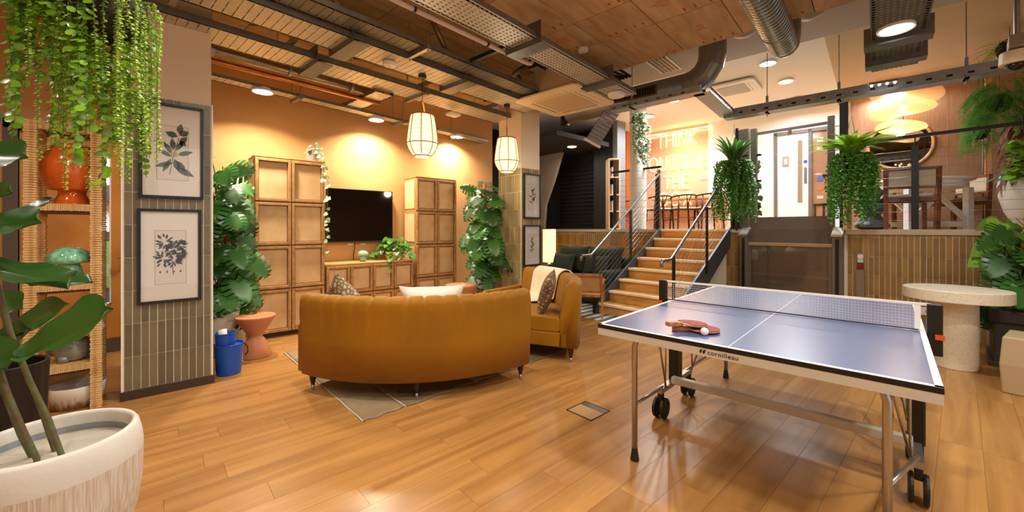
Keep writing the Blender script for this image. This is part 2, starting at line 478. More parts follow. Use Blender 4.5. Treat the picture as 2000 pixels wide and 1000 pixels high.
# ------------------------------------------------------------------ raised floor
PZ = 1.362; PX = 7.4
plat = struct('platform')
MB().box(PX + .01, -4, 0, 12.5, 10, PZ - .01).build('slab', M_grout, plat)
MB().box(PX - .004, -4, PZ - .01, 12.5, 10, PZ).build('upper_floor', M_oakstair, plat)
M_ledge = mat('ledge_metal', '#c3b9a2', .35, metal=.35)
MB().box(PX - .03, -2.2, 1.29, PX, 1.10, PZ).build('ledge_trim', M_ledge, plat, bevel=.003)
MB().box(PX - .03, 3.96, 1.305, PX, 9, PZ).build('ledge_trim', M_ledge, plat, bevel=.003)
MB().box(PX - .03, 2.42, 1.305, PX, 2.70, PZ).build('ledge_trim', M_ledge, plat, bevel=.003)
wf = struct('wall_platform')
MB().box(PX - .002, -2.2, 0, PX + .008, 9, 1.305).build('grout_bed', M_grout, wf)
tiles(wf, (PX - .004, 1.075, 0), (0, -1, 0), 27, -.072, 1.305, .0562, M_tile_honey, (-1, 0, 0), rng=random.Random(9))
tiles(wf, (PX - .004, 2.70, 0), (0, -1, 0), 5, -.072, 1.305, .0562, M_tile_honey, (-1, 0, 0), rng=random.Random(10))
tiles(wf, (PX - .004, -.442, 0), (0, -1, 0), 30, -.072, 1.305, .0562, M_tile_honey_s, (-1, 0, 0), stuff=True, name='tiles_beyond')
tiles(wf, (PX - .004, 9, 0), (0, -1, 0), 90, -.072, 1.305, .0562, M_tile_honey_s, (-1, 0, 0), stuff=True, name='tiles_behind_sofa')

# ------------------------------------------------------------------ stairs
SU0, SV0, SV1 = 5.36, 2.66, 3.90      # bottom riser, and the flight's two sides
st = struct('stairs')
NR = 8; RISE = PZ / NR; GO = (PX - SU0) / (NR - 1)
for i in range(NR - 1):
    u = SU0 + i * GO; z = (i + 1) * RISE
    MB().box(u + .012, SV0, i * RISE + (0 if i == 0 else .0), u + .03, SV1, z - .03).build('riser', M_oakstair, st)
    MB().box(u - .0, SV0, z - .03, u + GO + .02, SV1, z).build('tread', M_oakstair, st)
    MB().box(u - .025, SV0, z - .034, u + .03, SV1, z + .003).build('nosing', M_nosing, st, bevel=.004)
MB().box(PX - .012, SV0, (NR - 1) * RISE, PX + .006, SV1, PZ - .03).build('riser', M_oakstair, st)
MB().box(PX - .04, SV0, PZ - .034, PX + .03, SV1, PZ + .002).build('nosing', M_nosing, st, bevel=.004)
M_stringer = mat('stringer_grey', '#4a4e52', .45, metal=.3)
for v in (SV0 - .03, SV1):
    m = MB(); a = SU0 - .06
    pts = [(a, 0), (a + .0, .05), (SU0 + .0, RISE + .05), (PX, PZ + .04), (PX, PZ - .28), (SU0 + .32, 0)]
    n = len(m.v)
    k = len(pts)
    m.v += [(x, v, z) for x, z in pts] + [(x, v + .03, z) for x, z in pts]
    m.f.append(tuple(range(k))); m.f.append(tuple(reversed(range(k, 2 * k))))
    for i in range(k):
        j = (i + 1) % k; m.f.append((j, i, k + i, k + j))
    m.build('stringer', M_stringer, st)

# ------------------------------------------------------------------ ceilings (turned grid)
CZ = 3.5; EDGE = 4.92
ceil = struct('ceiling', rz=GR)
S(ceil)
MB().box(-4.5, -5, CZ + .012, EDGE, 9, CZ + .1).build('backing', mat('joint_dark_brown', '#3a2412', .9), ceil)  # dark brown backing that shows in the panel joints
PV = .625
row_edges = [4.92]
while row_edges[-1] > -2.5: row_edges.append(row_edges[-1] - (.855 if len(row_edges) % 2 else .56))
M_stamp = mat('red_stamp', '#b2452a', .8)
pans = {}
for w_ in (.855, .56):
    pan = MB().box(-w_ / 2 + .004, -PV / 2 + .004, 0, w_ / 2 - .004, PV / 2 - .004, .013).mesh('panel'); pan.materials.append(M_ply); pans[w_] = pan
st_mb = MB(); rr = random.Random(12)
iu = 0
for i in range(len(row_edges) - 1):
    PU = round(row_edges[i] - row_edges[i + 1], 3); cu = (row_edges[i] + row_edges[i + 1]) / 2; pan = pans[PU]
    for j in range(-6, 13):
        cv = 1.69 - PV / 2 + j * PV
        if cu < -2.5: continue
        o = bpy.data.objects.new('panel', pan); COL.objects.link(o); o.parent = ceil; o.location = (cu, cv, CZ)
        if cu > 2.0 and -1 < cv < 3:
            base_u = cu + PU / 2 - .06
            n = rr.randint(2, 5)
            for q in range(n):
                y = cv - PV / 2 + .08 + q * .1 + rr.uniform(-.02, .02)
                st_mb.box(base_u - .05, y, CZ - .0008, base_u + rr.uniform(-.01, .03), y + .02, CZ + .001)
            if rr.random() < .6:
                y0 = cv + rr.uniform(-.2, .1); u0 = cu + rr.uniform(-.15, .0)
                for q in range(4): st_mb.box(u0 + q * .035, y0 + rr.uniform(0, .04), CZ - .0008, u0 + q * .035 + .009, y0 + rr.uniform(.08, .2), CZ + .001)
st_mb.build('printed_marks', M_stamp, ceil, stuff=True)
MB().box(EDGE - .02, -5, CZ - .003, EDGE, 9, CZ + .5).build('edge_strip', M_ply, ceil)
uc = struct('ceiling_upper', rz=GR)
UZ = 3.9
M_greyc = mat('paint_warm_grey', '#b0a9a2', .8)
M_tanc = mat('paint_pale_tan', '#cdb394', .8)
MB().box(EDGE, -5, UZ, 6.66, 9, UZ + .1).build('grey_band', M_greyc, uc)
MB().box(6.66, .50, UZ, 12, 9, UZ + .1).build('white_field', M_white, uc)
MB().box(6.66, -5, UZ, 12, .50, UZ + .1).build('tan_field', M_tanc, uc)
# wall behind the raised floor
UW = 10.2
wu = struct('wall_upper', rz=GR)
M_neonwall = mat('neon_glow_peach', '#e2b395', .5)  # the neon's peach glow is put into the wall colour
MB().box(UW, 2.95, PZ, UW + .12, 4.75, UZ).build('peach_panel', M_neonwall, wu)
MB().box(UW, 1.62, PZ, UW + .12, 2.95, UZ).build('white_panel', M_white, wu)
MB().box(UW, .5, PZ + 2.06, UW + .12, 1.62, UZ).build('white_panel', M_white, wu)
M_grass = mat('grasscloth', '#a8866a', .85, var=.28, scale=6, stretch=(14, 14, .8), bump=.25, bscale=60)
for k in range(6):
    v1 = .5 - k * .72
    MB().box(UW - .004, v1 - .718, PZ, UW + .12, v1, UZ).build('grasscloth_panel', M_grass, wu)
M_orange = mat('paint_orange', '#d2691e', .6)
MB().box(UW - .6, 4.75, PZ, UW + .12, 7.4, UZ).build('orange_panel', M_orange, wu)
# dark recess over the green sofa
wd = struct('wall_recess')
M_dark = mat('dark_charcoal_paint', '#26231f', .7)
MB().box(8.36, 5.42, PZ, 8.44, 9, UZ).build('dark_panel', M_dark, wd)
lv = MB()
for k in range(16): lv.box(8.32, 6.05, PZ + .12 + k * .1, 8.36, 7.35, PZ + .17 + k * .1)
lv.build('louvre_slats', mat('louvre_dark', '#1d1a18', .5), wd, stuff=True)
MB().box(8.0, 5.42, PZ, 8.35, 5.97, UZ).build('dark_pier', M_dark, wd)
MB().box(8.0, 5.30, PZ, 8.34, 5.42, UZ).build('grey_pier', mat('paint_blue_grey', '#7c8188', .6), wd)
pts = [onx(x, y, 7.62) for x, y in ((1046, 200), (1106, 268), (1082, 350), (1065, 400), (1062, 446), (1046, 446))]
m = MB(); k = len(pts)
m.v += [tuple(p) for p in pts] + [(p.x + .08, p.y, p.z) for p in pts]
m.f.append(tuple(range(k))); m.f.append(tuple(reversed(range(k, 2 * k))))
for i in range(k): m.f.append(((i + 1) % k, i, k + i, k + (i + 1) % k))
m.build('stair_soffit', mat('paint_taupe', '#a99a86', .8), wd)
MB().box(5.0, 7.9, 0, 12, 8.0, UZ).build('end_panel', M_dark, wd)
MB().box(EDGE + 1.2, 5.5, UZ - .6, 8.36, 9, UZ - .5).build('recess_ceiling', M_dark, wd)
# ------------------------------------------------------------------ curved sofas
M_velvet = mat('mustard_velvet', '#9d6903', 0.65, var=0.2, scale=2.2, sheen=0.04, bump=.06, bscale=90, spec=.3)
M_ferrule = mat('steel_ferrule', '#b9b4ac', .3, metal=1)
M_legwood = mat('dark_turned_wood', '#2b1a12', .35)
SCX, SCY, SR = 2.40, 4.15, 1.55
def sofa(a0, a1, arm_at, label, SCX=SCX, SCY=SCY):
    mid = (a0 + a1) / 2
    base = (SCX + (SR - .4) * math.cos(mid), SCY + (SR - .4) * math.sin(mid), 0)
    t = thing('curved_sofa', label, 'sofa', base)
    c = (SCX - base[0], SCY - base[1])
    n = 96
    ch = (a1 - a0) / 15
    def pleat(a, i, q, r, z):
        ph = ((a - a0) / ch) % 1.0; d = min(ph, 1 - ph)
        k = math.exp(-(d / .07) ** 2)
        if 4 <= q <= 9: z -= .022 * k
        if 4 <= q <= 6: r -= .018 * k
        if 8 <= q <= 12: r += .016 * k
        return r, z
    prof = [(SR - .12, .15), (SR, .15), (SR + .012, .45), (SR + .022, .70), (SR + .030, .775), (SR + .022, .805), (SR - .005, .826), (SR - .045, .832),
            (SR - .085, .82), (SR - .112, .795), (SR - .125, .76), (SR - .165, .56), (SR - .185, .40), (SR - .185, .15)]
    MB().arc(prof, a0, a1, n, c, pleat).build('backrest', M_velvet, t, smooth=True)
    fr = [(SR - .86, .15), (SR - .10, .15), (SR - .10, .30), (SR - .86, .30)]
    MB().arc(fr, a0, a1, 40, c).build('seat_frame', M_velvet, t, bevel=.012)
    g = .004; half = (a0 + a1) / 2
    cu = [(SR - .88, .305), (SR - .86, .30), (SR - .20, .30), (SR - .175, .32), (SR - .175, .435), (SR - .20, .455), (SR - .60, .465), (SR - .86, .455), (SR - .885, .435)]
    for b0, b1 in ((a0 + .002, half - g), (half + g, a1 - .002)):
        MB().arc(cu, b0, b1, 24, c).build('seat_cushion', M_velvet, t, smooth=False, bevel=.015)
    s = arm_at
    if s:
        w = s * .10 / SR
        e = a0 if s < 0 else a1
        ar = [(SR - .90, .15), (SR - .02, .15), (SR - .02, .54), (SR - .05, .575), (SR - .86, .575), (SR - .90, .54)]
        MB().arc(ar, e, e + w, 6, c).build('armrest', M_velvet, t, bevel=.018, seg=3)
    lp = [(.024, .0), (.026, .004)]
    for e, rad in ((a0 + .03, SR - .07), (a1 - .03, SR - .07), (half, SR - .07), (a0 + .04, SR - .8), (a1 - .04, SR - .8)):
        x, y = c[0] + rad * math.cos(e), c[1] + rad * math.sin(e)
        l = MB().lathe([(.015, .045), (.017, .06), (.027, .10), (.024, .115), (.03, .122), (.03, .13), (.022, .137), (.034, .15)], 14, (x, y, 0)).build('leg', M_legwood, t, smooth=True)
        MB().lathe([(.010, 0), (.012, .004), (.015, .05)], 12, (x, y, 0)).build('ferrule', M_ferrule, l, smooth=True)
    return t
D2 = math.radians
sofa(D2(-163), D2(-85), -1, 'mustard velvet curved sofa with its long back towards the viewer')
SC2X, SC2Y = 2.47, 3.96
sofa(D2(-63), D2(7), 1, 'mustard velvet curved sofa with a cream throw over its back', SC2X, SC2Y)
# ------------------------------------------------------------------ cushions
def pillow_mesh(w, h, t, n=14):
    m = MB()
    for s in (1, -1):
        def fn(u, v):
            x, y = u * 2 - 1, v * 2 - 1
            e = max(0.0, (1 - abs(x) ** 2.6)) * max(0.0, (1 - abs(y) ** 2.6))
            pin = 1 - .13 * (1 - abs(x) ** 2) * (abs(y) ** 4)
            pin2 = 1 - .13 * (1 - abs(y) ** 2) * (abs(x) ** 4)
            return (x * w / 2 * pin2, y * h / 2 * pin, s * (t / 2) * (e ** .55))
        k = len(m.v); m.grid(fn if s > 0 else (lambda u, v: fn(1 - u, v)), n, n)
    return m
def pillow(label, m, loc, face, up=(0, 0, 1), w=.45, h=.45, t=.15, group=None, cat='cushion', tilt=0):
    z = Vector(face).normalized(); y = Vector(up) - z * Vector(up).dot(z); y.normalize(); x = y.cross(z)
    if tilt:
        y2 = y * math.cos(tilt) + x * math.sin(tilt); x = y2.cross(z); y = y2
    R = Matrix((x, y, z)).transposed().to_4x4(); R.translation = Vector(loc)
    o = pillow_mesh(w, h, t).build('cushion', m, None, smooth=True, M=R)
    o.matrix_world = R
    tag(o, label, cat, group); return o
def pattern(name, c1, c2, c3, scale=26):
    m, nt, b = base(name); L = nt.links
    tc = nd(nt, 'ShaderNodeTexCoord'); v = nd(nt, 'ShaderNodeTexVoronoi', feature='DISTANCE_TO_EDGE'); v.inputs['Scale'].default_value = scale
    n = nd(nt, 'ShaderNodeTexNoise'); n.inputs['Scale'].default_value = scale * .6
    L.new(tc.outputs['Object'], v.inputs['Vector']); L.new(tc.outputs['Object'], n.inputs['Vector'])
    r = nd(nt, 'ShaderNodeValToRGB'); r.color_ramp.interpolation = 'CONSTANT'
    r.color_ramp.elements[0].color = lin(c1); r.color_ramp.elements[1].color = lin(c2); r.color_ramp.elements[1].position = .12
    e = r.color_ramp.elements.new(.3); e.color = lin(c3)
    mm = nd(nt, 'ShaderNodeMath', operation='MULTIPLY'); L.new(v.outputs['Distance'], mm.inputs[0]); L.new(n.outputs['Fac'], mm.inputs[1])
    m2 = nd(nt, 'ShaderNodeMath', operation='MULTIPLY'); m2.inputs[1].default_value = 2.2; L.new(mm.outputs[0], m2.inputs[0])
    L.new(m2.outputs[0], r.inputs['Fac']); L.new(r.outputs[0], b.inputs['Base Color']); b.inputs['Roughness'].default_value = .9
    return m
M_pat1 = pattern('tapestry_print', '#6e5b46', '#a58f70', '#c9b695')
M_pat2 = pattern('brown_print', '#5a4028', '#8c6a4c', '#b59d84')
M_ivory = mat('ivory_bouclé'.replace('é', 'e'), '#f2e8d6', .95, bump=.4, bscale=120)
a = D2(-158); pillow('patterned tapestry cushion poking above the end of the long sofa back', M_pat1, (SCX + 1.22 * math.cos(a), SCY + 1.22 * math.sin(a), .70), (-math.cos(a) , -math.sin(a), .35), w=.46, h=.46, tilt=.75)
a = D2(-119); pillow('ivory white cushion behind the middle of the long sofa back', M_ivory, (SCX + 1.20 * math.cos(a), SCY + 1.20 * math.sin(a), .67), (-math.cos(a), -math.sin(a), .35), w=.56, h=.46, t=.2)
a = D2(-51); pillow('brown patterned cushion at the open end of the throw-covered sofa', M_pat2, (SC2X + 1.19 * math.cos(a), SC2Y + 1.19 * math.sin(a), .67), (-math.cos(a), -math.sin(a), .3), w=.44, h=.44, t=.15, tilt=.2)
# throw over the second sofa's back
th = MB()
prof = [(SR - .80, .475), (SR - .5, .476), (SR - .24, .474), (SR - .20, .50), (SR - .18, .58), (SR - .14, .77), (SR - .12, .805), (SR - .085, .835), (SR - .045, .848), (SR + .0, .84), (SR + .035, .81), (SR + .045, .77), (SR + .04, .62)]
def thf(u, v):
    i = u * (len(prof) - 1); k = min(int(i), len(prof) - 2); f = i - k
    r = prof[k][0] * (1 - f) + prof[k + 1][0] * f; z = prof[k][1] * (1 - f) + prof[k + 1][1] * f
    aa = D2(-27) + v * D2(24) + math.sin(u * 5) * .012
    r += .006 * math.sin(v * 30 + u * 3)
    return (SC2X + r * math.cos(aa), SC2Y + r * math.sin(aa), z + .004)
o = th.grid(thf, 40, 22).build('throw', mat('cream_throw', '#efe2c6', .95, bump=.5, bscale=70), None, smooth=True)
s_ = o.modifiers.new('thick', 'SOLIDIFY'); s_.thickness = .012; s_.offset = 1
tag(o, 'cream woven throw draped over the second sofa back', 'blanket')

# ------------------------------------------------------------------ rug under the sofas
r0, r1, r3 = onz(708, 825), onz(562, 690), onz(1150, 668)
rx = (Vector((3.55, 2.95, 0)) - r0); ry = (Vector((1.05, 4.95, 0)) - r0)
rug = thing('area_rug', 'brown and grey woven rug lying under the curved sofas', 'rug', (r0.x, r0.y, 0))
M_rug1 = weave('rug_taupe', '#655139', '#a98f6c', 70, 70, axes=('X', 'Y')); M_rug2 = weave('rug_brown', '#544230', '#8f7658', 70, 70, axes=('X', 'Y')); M_rug3 = mat('rug_pale_edge', '#b7a78f', .95)
def rugstrip(u0, u1, m, name):
    def fn(u, v):
        p = rx * (u0 + (u1 - u0) * u) + ry * (v + .006 * math.sin(u0 * 60 + u * 14) * (1 if v < .5 else 0))
        return (p.x, p.y, .009 + .002 * math.sin(v * 40))
    o = MB().grid(fn, 8, 50).build(name, m, rug, smooth=True); s = o.modifiers.new('t', 'SOLIDIFY'); s.thickness = .008; s.offset = -1
ru = [0, .004, .135, .14, .42, .425, .7, .705, .995, 1.0]
for i in range(len(ru) - 1):
    w_ = ru[i + 1] - ru[i]
    rugstrip(ru[i], ru[i + 1], M_rug3 if w_ < .01 else (M_rug1 if (i // 2) % 2 == 0 else M_rug2), 'border' if w_ < .01 else 'woven_band')
# ------------------------------------------------------------------ floor box
fbx = thing('floor_box', 'square floor outlet cover with a brushed metal rim', 'floor box', (2.43, 1.865, 0), .0)
MB().box(-.11, -.11, -.002, .11, .11, .0022).build('lid', mat('lid_wood', '#b48d5e', .35), fbx)
m = MB()
for x0, y0, x1, y1 in ((-.116, -.116, .116, -.108), (-.116, .108, .116, .116), (-.116, -.116, -.108, .116), (.108, -.116, .116, .116)): m.box(x0, y0, -.002, x1, y1, .004)
m.build('rim', mat('rim_dark_steel', '#4f463c', .35, metal=.8), fbx)
MB().box(.045, -.106, .0, .106, .106, .0032).build('flap', mat('flap_steel', '#8c8880', .3, metal=.8), fbx)

# ------------------------------------------------------------------ cabinets
def cane_door(parent, x0, z0, x1, z1, y, name='door', fw=.036):
    m = MB()
    m.box(x0, y - .04, z0, x0 + fw, y, z1).box(x1 - fw, y - .04, z0, x1, y, z1).box(x0 + fw, y - .04, z0, x1 - fw, y, z0 + fw).box(x0 + fw, y - .04, z1 - fw, x1 - fw, y, z1)
    d = m.build(name, M_caneframe, parent, bevel=.006)
    MB().box(x0 + fw, y - .006, z0 + fw, x1 - fw, y - .001, z1 - fw).build('cane_panel', M_cane, d)
    m2 = MB(); b = .008
    for q in ((x0 + fw, z0 + fw, x0 + fw + b, z1 - fw), (x1 - fw - b, z0 + fw, x1 - fw, z1 - fw), (x0 + fw, z0 + fw, x1 - fw, z0 + fw + b), (x0 + fw, z1 - fw - b, x1 - fw, z1 - fw)): m2.box(q[0], y - .012, q[1], q[2], y - .005, q[3])
    m2.build('bead', mat('bead_wood', '#7d5126', .5), d)
def cabinet(label, u0, u1, zt, rows_, v0=5.75, v1=6.17, feet=.06):
    t = thing('cane_cabinet', label, 'cabinet', (u0, v0, 0), 0, 'tall cane-fronted cabinets beside the television')
    W = u1 - u0; Dp = v1 - v0
    MB().box(0, .022, feet, W, Dp, zt - .02).build('body', M_caneframe, t, bevel=.004)
    MB().box(-.008, .0, zt - .02, W + .008, Dp, zt).build('top', M_caneframe, t, bevel=.005)
    MB().box(.02, .05, 0, W - .02, Dp - .02, feet).build('plinth', M_darkbrown, t)
    ph = (zt - .02 - feet) / rows_
    for r in range(rows_):
        for c in range(2):
            cane_door(t, c * W / 2 + .004, feet + r * ph + .004, (c + 1) * W / 2 - .004, feet + (r + 1) * ph - .012, .022)
    for r in range(rows_):
        m = MB()
        MB().box(-.007, .06, feet + r * ph + .04, .0, Dp - .04, feet + (r + 1) * ph - .04).build('side_panel', M_cane if r % 2 else M_cane, t)
    return t
cabinet('tall cane-fronted wooden cabinet with a trailing plant on its top', .90, 1.71, 2.285, 4)
cabinet('tall cane-fronted wooden cabinet between the television and the climbing monstera', 3.09, 3.84, 2.21, 4)
sb = thing('cane_sideboard', 'low cane-fronted wooden sideboard under the television', 'sideboard', (1.73, 5.76, 0))
MB().box(0, .022, .06, 1.31, .41, .86).build('body', M_caneframe, sb, bevel=.004)
MB().box(-.006, 0, .86, 1.316, .415, .885).build('top', mat('sideboard_top', '#d6a869', .45), sb, bevel=.005)
MB().box(.02, .05, 0, 1.29, .41, .06).build('plinth', M_darkbrown, sb)
for c in range(4):
    for r in range(2):
        cane_door(sb, c * .3275 + .004, .06 + r * .40 + .004, (c + 1) * .3275 - .004, .06 + (r + 1) * .40 - .01, .022)
# television
tv = thing('television', 'black flat television mounted on the tan wall over the sideboard', 'television', (1.84, 6.10, 1.17))
M_screen = mat('tv_glass', '#040404', .06, spec=.6)
MB().box(0, 0, 0, 1.015, .05, .80).build('case', M_black, tv, bevel=.006)
MB().box(.012, -.002, .018, 1.003, .002, .79).build('screen', M_screen, tv)
MB().box(.0, -.003, 0, 1.015, .004, .016).build('bezel', mat('bezel_grey', '#3b3530', .3, metal=.5), tv)
MB().box(.3, .05, .2, .7, .095, .6).build('wall_bracket', M_black, tv)
m = MB().tube([(.42, .04, .02), (.425, .06, -.1), (.41, .07, -.2), (.415, .07, -.27)], .006, 6); m.build('power_cord', M_black, tv, smooth=True)
for x, sl_ in ((.33, 'left of'), (.52, 'right of')):
    tag(MB().box(0, 0, 0, .085, .012, .022).build('wall_socket', M_offwhite, None, loc=(1.84 + x, 6.188, 1.125)), 'white socket plate under the television, just ' + sl_ + ' its hanging cord', 'socket', 'sockets under the television')
# green mushroom ornament on the sideboard, and lamps of the same shape on the shelf
def mushroom(label, loc, s, m, cat='lamp', name='mushroom_lamp', mb=None):
    t = thing(name, label, cat, loc)
    MB().lathe([(.034, 0), (.052, .012), (.060, .045), (.052, .085), (.040, .11), (.036, .125)], 24).build('stem', mb or m, t, smooth=True)
    MB().lathe([(.03, .118), (.082, .108), (.098, .118), (.100, .135), (.088, .168), (.060, .192), (.03, .202), (.004, .205)], 28).build('cap', m, t, smooth=True)
    t.scale = (s, s, s); return t
M_greenglass = mat('green_marbled_glass', '#4fae86', .12, var=.5, scale=40, col2='#a9dcc0', coat=.4)
mushroom('small pale green mushroom ornament standing on the sideboard', (2.30, 5.92, .885), .80, mat('sage_ceramic', '#9cc3a4', .35, var=.2, scale=20), 'ornament', 'mushroom_ornament')

# ------------------------------------------------------------------ stool, coffee table, bucket
stl = thing('side_stool', 'terracotta hourglass stool in front of the tall cabinet', 'stool', (.80, 5.06, 0))
MB().lathe([(.155, 0), (.158, .012), (.085, .185), (.062, .21), (.075, .235), (.188, .415), (.192, .43), (.186, .438), (.17, .434), (.02, .43)], 40).build('body', M_terracotta, stl, smooth=True)
ct = thing('coffee_table', 'round terracotta drum coffee table inside the sofa ring', 'table', (3.38, 4.93, 0))
MB().lathe([(.16, 0), (.165, .01), (.16, .2), (.225, .50), (.232, .53), (.226, .545), (.02, .545)], 40).build('body', M_terracotta, ct, smooth=True)
bk = thing('mop_bucket', 'blue plastic mop bucket beside the tiled column', 'bucket', (.515, 4.62, 0), .3); bk.scale = (.70, .70, .95)
M_blue = mat('blue_plastic', '#1a4fae', .35)
MB().lathe([(.135, 0), (.14, .008), (.165, .29), (.172, .292), (.172, .30), (.160, .30), (.158, .28)], 32, cap1=True).build('pail', M_blue, bk, smooth=False, bevel=.003)
MB().lathe([(.10, .28), (.112, .30), (.118, .40), (.124, .402), (.124, .41), (.11, .41), (.095, .31)], 28, (-.03, .02, 0), cap1=False).build('wringer', M_blue, bk)
MB().tube([(.17, -.03, .28), (.21, -.05, .24), (.215, -.05, .18), (.185, -.04, .15)], .008, 8).build('handle', M_black, bk, smooth=True)
MB().tube([(-.05, .03, .30), (-.06, .04, .44)], .05, 12).build('mop_head', M_offwhite, bk, smooth=True)
lb = MB()
for i, (x, w_) in enumerate(((0, .05), (.0, .07), (0, .06), (0, .07), (0, .045))):
    a_ = D2(-38)
    for q in range(int(w_ * 100)):
        aa = a_ + q * .045; z0 = .10 + i * .03
        p = Vector((.155 * math.cos(aa), .155 * math.sin(aa), z0))
        if (q + i) % 3 != 2: lb.beam(p, p + Vector((0, 0, .018)), .006, .003, (math.cos(aa), math.sin(aa), 0))
lb.build('white_print', M_offwhite, bk, stuff=True)

# ------------------------------------------------------------------ pictures
def leafprint(m, x, z, ang, L, w, y=-.0):
    d = Vector((math.cos(ang), 0, math.sin(ang))); n = Vector((-d.z, 0, d.x)); p = Vector((x, y, z))
    pts = [p, p + d * L * .3 + n * w * .45, p + d * L * .6 + n * w * .5, p + d * L, p + d * L * .6 - n * w * .5, p + d * L * .3 - n * w * .45]
    m.poly(pts)
def picture(label, loc, rz, W, Hh, kind, group=None, mw=.36):
    t = thing('framed_print', label, 'picture', loc, rz, group)
    fw = .022; m = MB()
    m.box(0, -.028, 0, fw, 0, Hh).box(W - fw, -.028, 0, W, 0, Hh).box(fw, -.028, 0, W - fw, 0, fw).box(fw, -.028, Hh - fw, W - fw, 0, Hh)
    m.build('frame', M_black, t, bevel=.002)
    MB().box(fw, -.010, fw, W - fw, -.004, Hh - fw).build('mount', mat('mount_card', '#eee6dc', .8), t)
    x0, x1, z0, z1 = W * .265, W * .745, Hh * .2, Hh * .77
    MB().box(x0, -.0105, z0, x1, -.0098, z1).build('print_paper', mat('print_paper', '#e6ddd0', .85), t)
    e = MB()
    for q in ((x0 - .003, z0 - .003, x0, z1 + .003), (x1, z0 - .003, x1 + .003, z1 + .003), (x0, z0 - .003, x1, z0), (x0, z1, x1, z1 + .003)): e.box(q[0], -.0115, q[1], q[2], -.010, q[3])
    e.build('mount_bevel', mat('mount_bevel', '#a89c8d', .8), t)
    cx, cz, w_, h_ = (x0 + x1) / 2, (z0 + z1) / 2, x1 - x0, z1 - z0
    R = random.Random(kind * 5 + 1)
    stem = MB(); lf = MB(); fl = MB()
    if kind == 0:
        stem.tube([(cx - w_ * .1, -.011, z0 + h_ * .1), (cx, -.011, z0 + h_ * .4), (cx + w_ * .2, -.011, z0 + h_ * .8)], .0022, 4)
        for (dx, dz, an, L, ww) in ((0, .35, 200, .34, .09), (-.05, .4, 245, .36, .08), (.05, .3, 330, .42, .12), (.0, .42, 150, .30, .08), (.0, .45, 120, .34, .08), (.02, .5, 95, .3, .09), (.08, .5, 60, .28, .08), (.12, .45, 20, .32, .09), (.05, .4, 285, .3, .1), (.1, .38, 305, .3, .1), (.18, .72, 80, .24, .1), (.18, .7, 30, .22, .12), (.15, .68, 160, .24, .12), (.2, .6, 50, .22, .1), (.18, .62, 330, .16, .1)):
            leafprint(lf, cx + dx * w_ * 1.1, z0 + ((dz - .45) * 1.5 + .47) * h_, D2(an), L * h_ * .80, ww * h_ * .95, -.0112)
        for k in range(6): leafprint(fl, cx + .01, z0 + h_ * .48, D2(k * 60), h_ * .075, h_ * .04, -.0116)
        lm = mat('print_leaf_green', '#56604c', .85)
    elif kind == 1:
        stem.tube([(cx + w_ * .08, -.011, z0 + h_ * .16), (cx + w_ * .05, -.011, z0 + h_ * .4), (cx - w_ * .05, -.011, z0 + h_ * .6)], .0025, 4)
        for cl, (bx, bz, rad) in enumerate(((-.2, .78, .2), (.12, .66, .18), (-.25, .48, .2), (.1, .45, .2), (.33, .72, .1), (.32, .55, .09))):
            for k in range(26):
                an = R.uniform(0, 360); rr_ = rad * R.uniform(.1, 1)
                leafprint(lf, cx + (bx + rr_ * .9 * math.cos(D2(an))) * w_, z0 + (bz + rr_ * .55 * math.sin(D2(an))) * h_, D2(an), h_ * .085, h_ * .032, -.0112)
        for k in range(4): leafprint(lf, cx + (-.35 + k * .22) * w_, z0 + h_ * .2, D2(80), h_ * .05, h_ * .03, -.0112)
        lm = mat('print_leaf_plum', '#5a4a4d', .85)
    else:
        stem.tube([(cx, -.011, z0 + h_ * .2), (cx + w_ * .05, -.011, z0 + h_ * .8)], .002, 4)
        for k in range(12): leafprint(lf, cx + R.uniform(-.1, .1) * w_, z0 + h_ * (.25 + k * .045), D2(R.choice((30, 60, 120, 150)) + R.uniform(-15, 15)), h_ * .2, h_ * .055, -.0112)
        if kind == 2:
            for k in range(5): leafprint(fl, cx + .02, z0 + h_ * .65, D2(k * 72), h_ * .1, h_ * .08, -.0116)
        lm = mat('print_leaf_grey', '#6b6a55', .85) if kind == 2 else mat('print_leaf_rose', '#7a625c', .85)
    stem.build('printed_stem', lm, t); lf.build('printed_leaves', lm, t, stuff=True)
    if fl.f: fl.build('printed_flower', mat('print_flower', '#d8b98a', .85), t)
    MB().box(fw, -.0205, fw, W - fw, -.0185, Hh - fw).build('glazing', M_glass, t)
    return t
picture('black framed print of a flowering leafy sprig, upper on the near tiled column', (-.105, 4.422, 1.625), 0, .415, .79, 0)
picture('black framed print of a dark feathery herb, lower on the near tiled column', (-.115, 4.422, .755), 0, .41, .78, 1)
picture('black framed print of a pale bloom, upper on the column beyond the sofas', (4.165, 4.422, 1.53), 0, .365, .69, 2)
picture('black framed print of a small pink sprig, lower on the column beyond the sofas', (4.165, 4.422, .80), 0, .365, .63, 3)

# ------------------------------------------------------------------ lounge corner by the stairs
gs = thing('green_sofa', 'dark green upholstered sofa against the honey tiled wall', 'sofa', (6.18, 4.88, 0), -PI / 2)
M_green = mat('dark_green_cloth', '#27301f', .85, var=.25, scale=10, bump=.2, bscale=120)
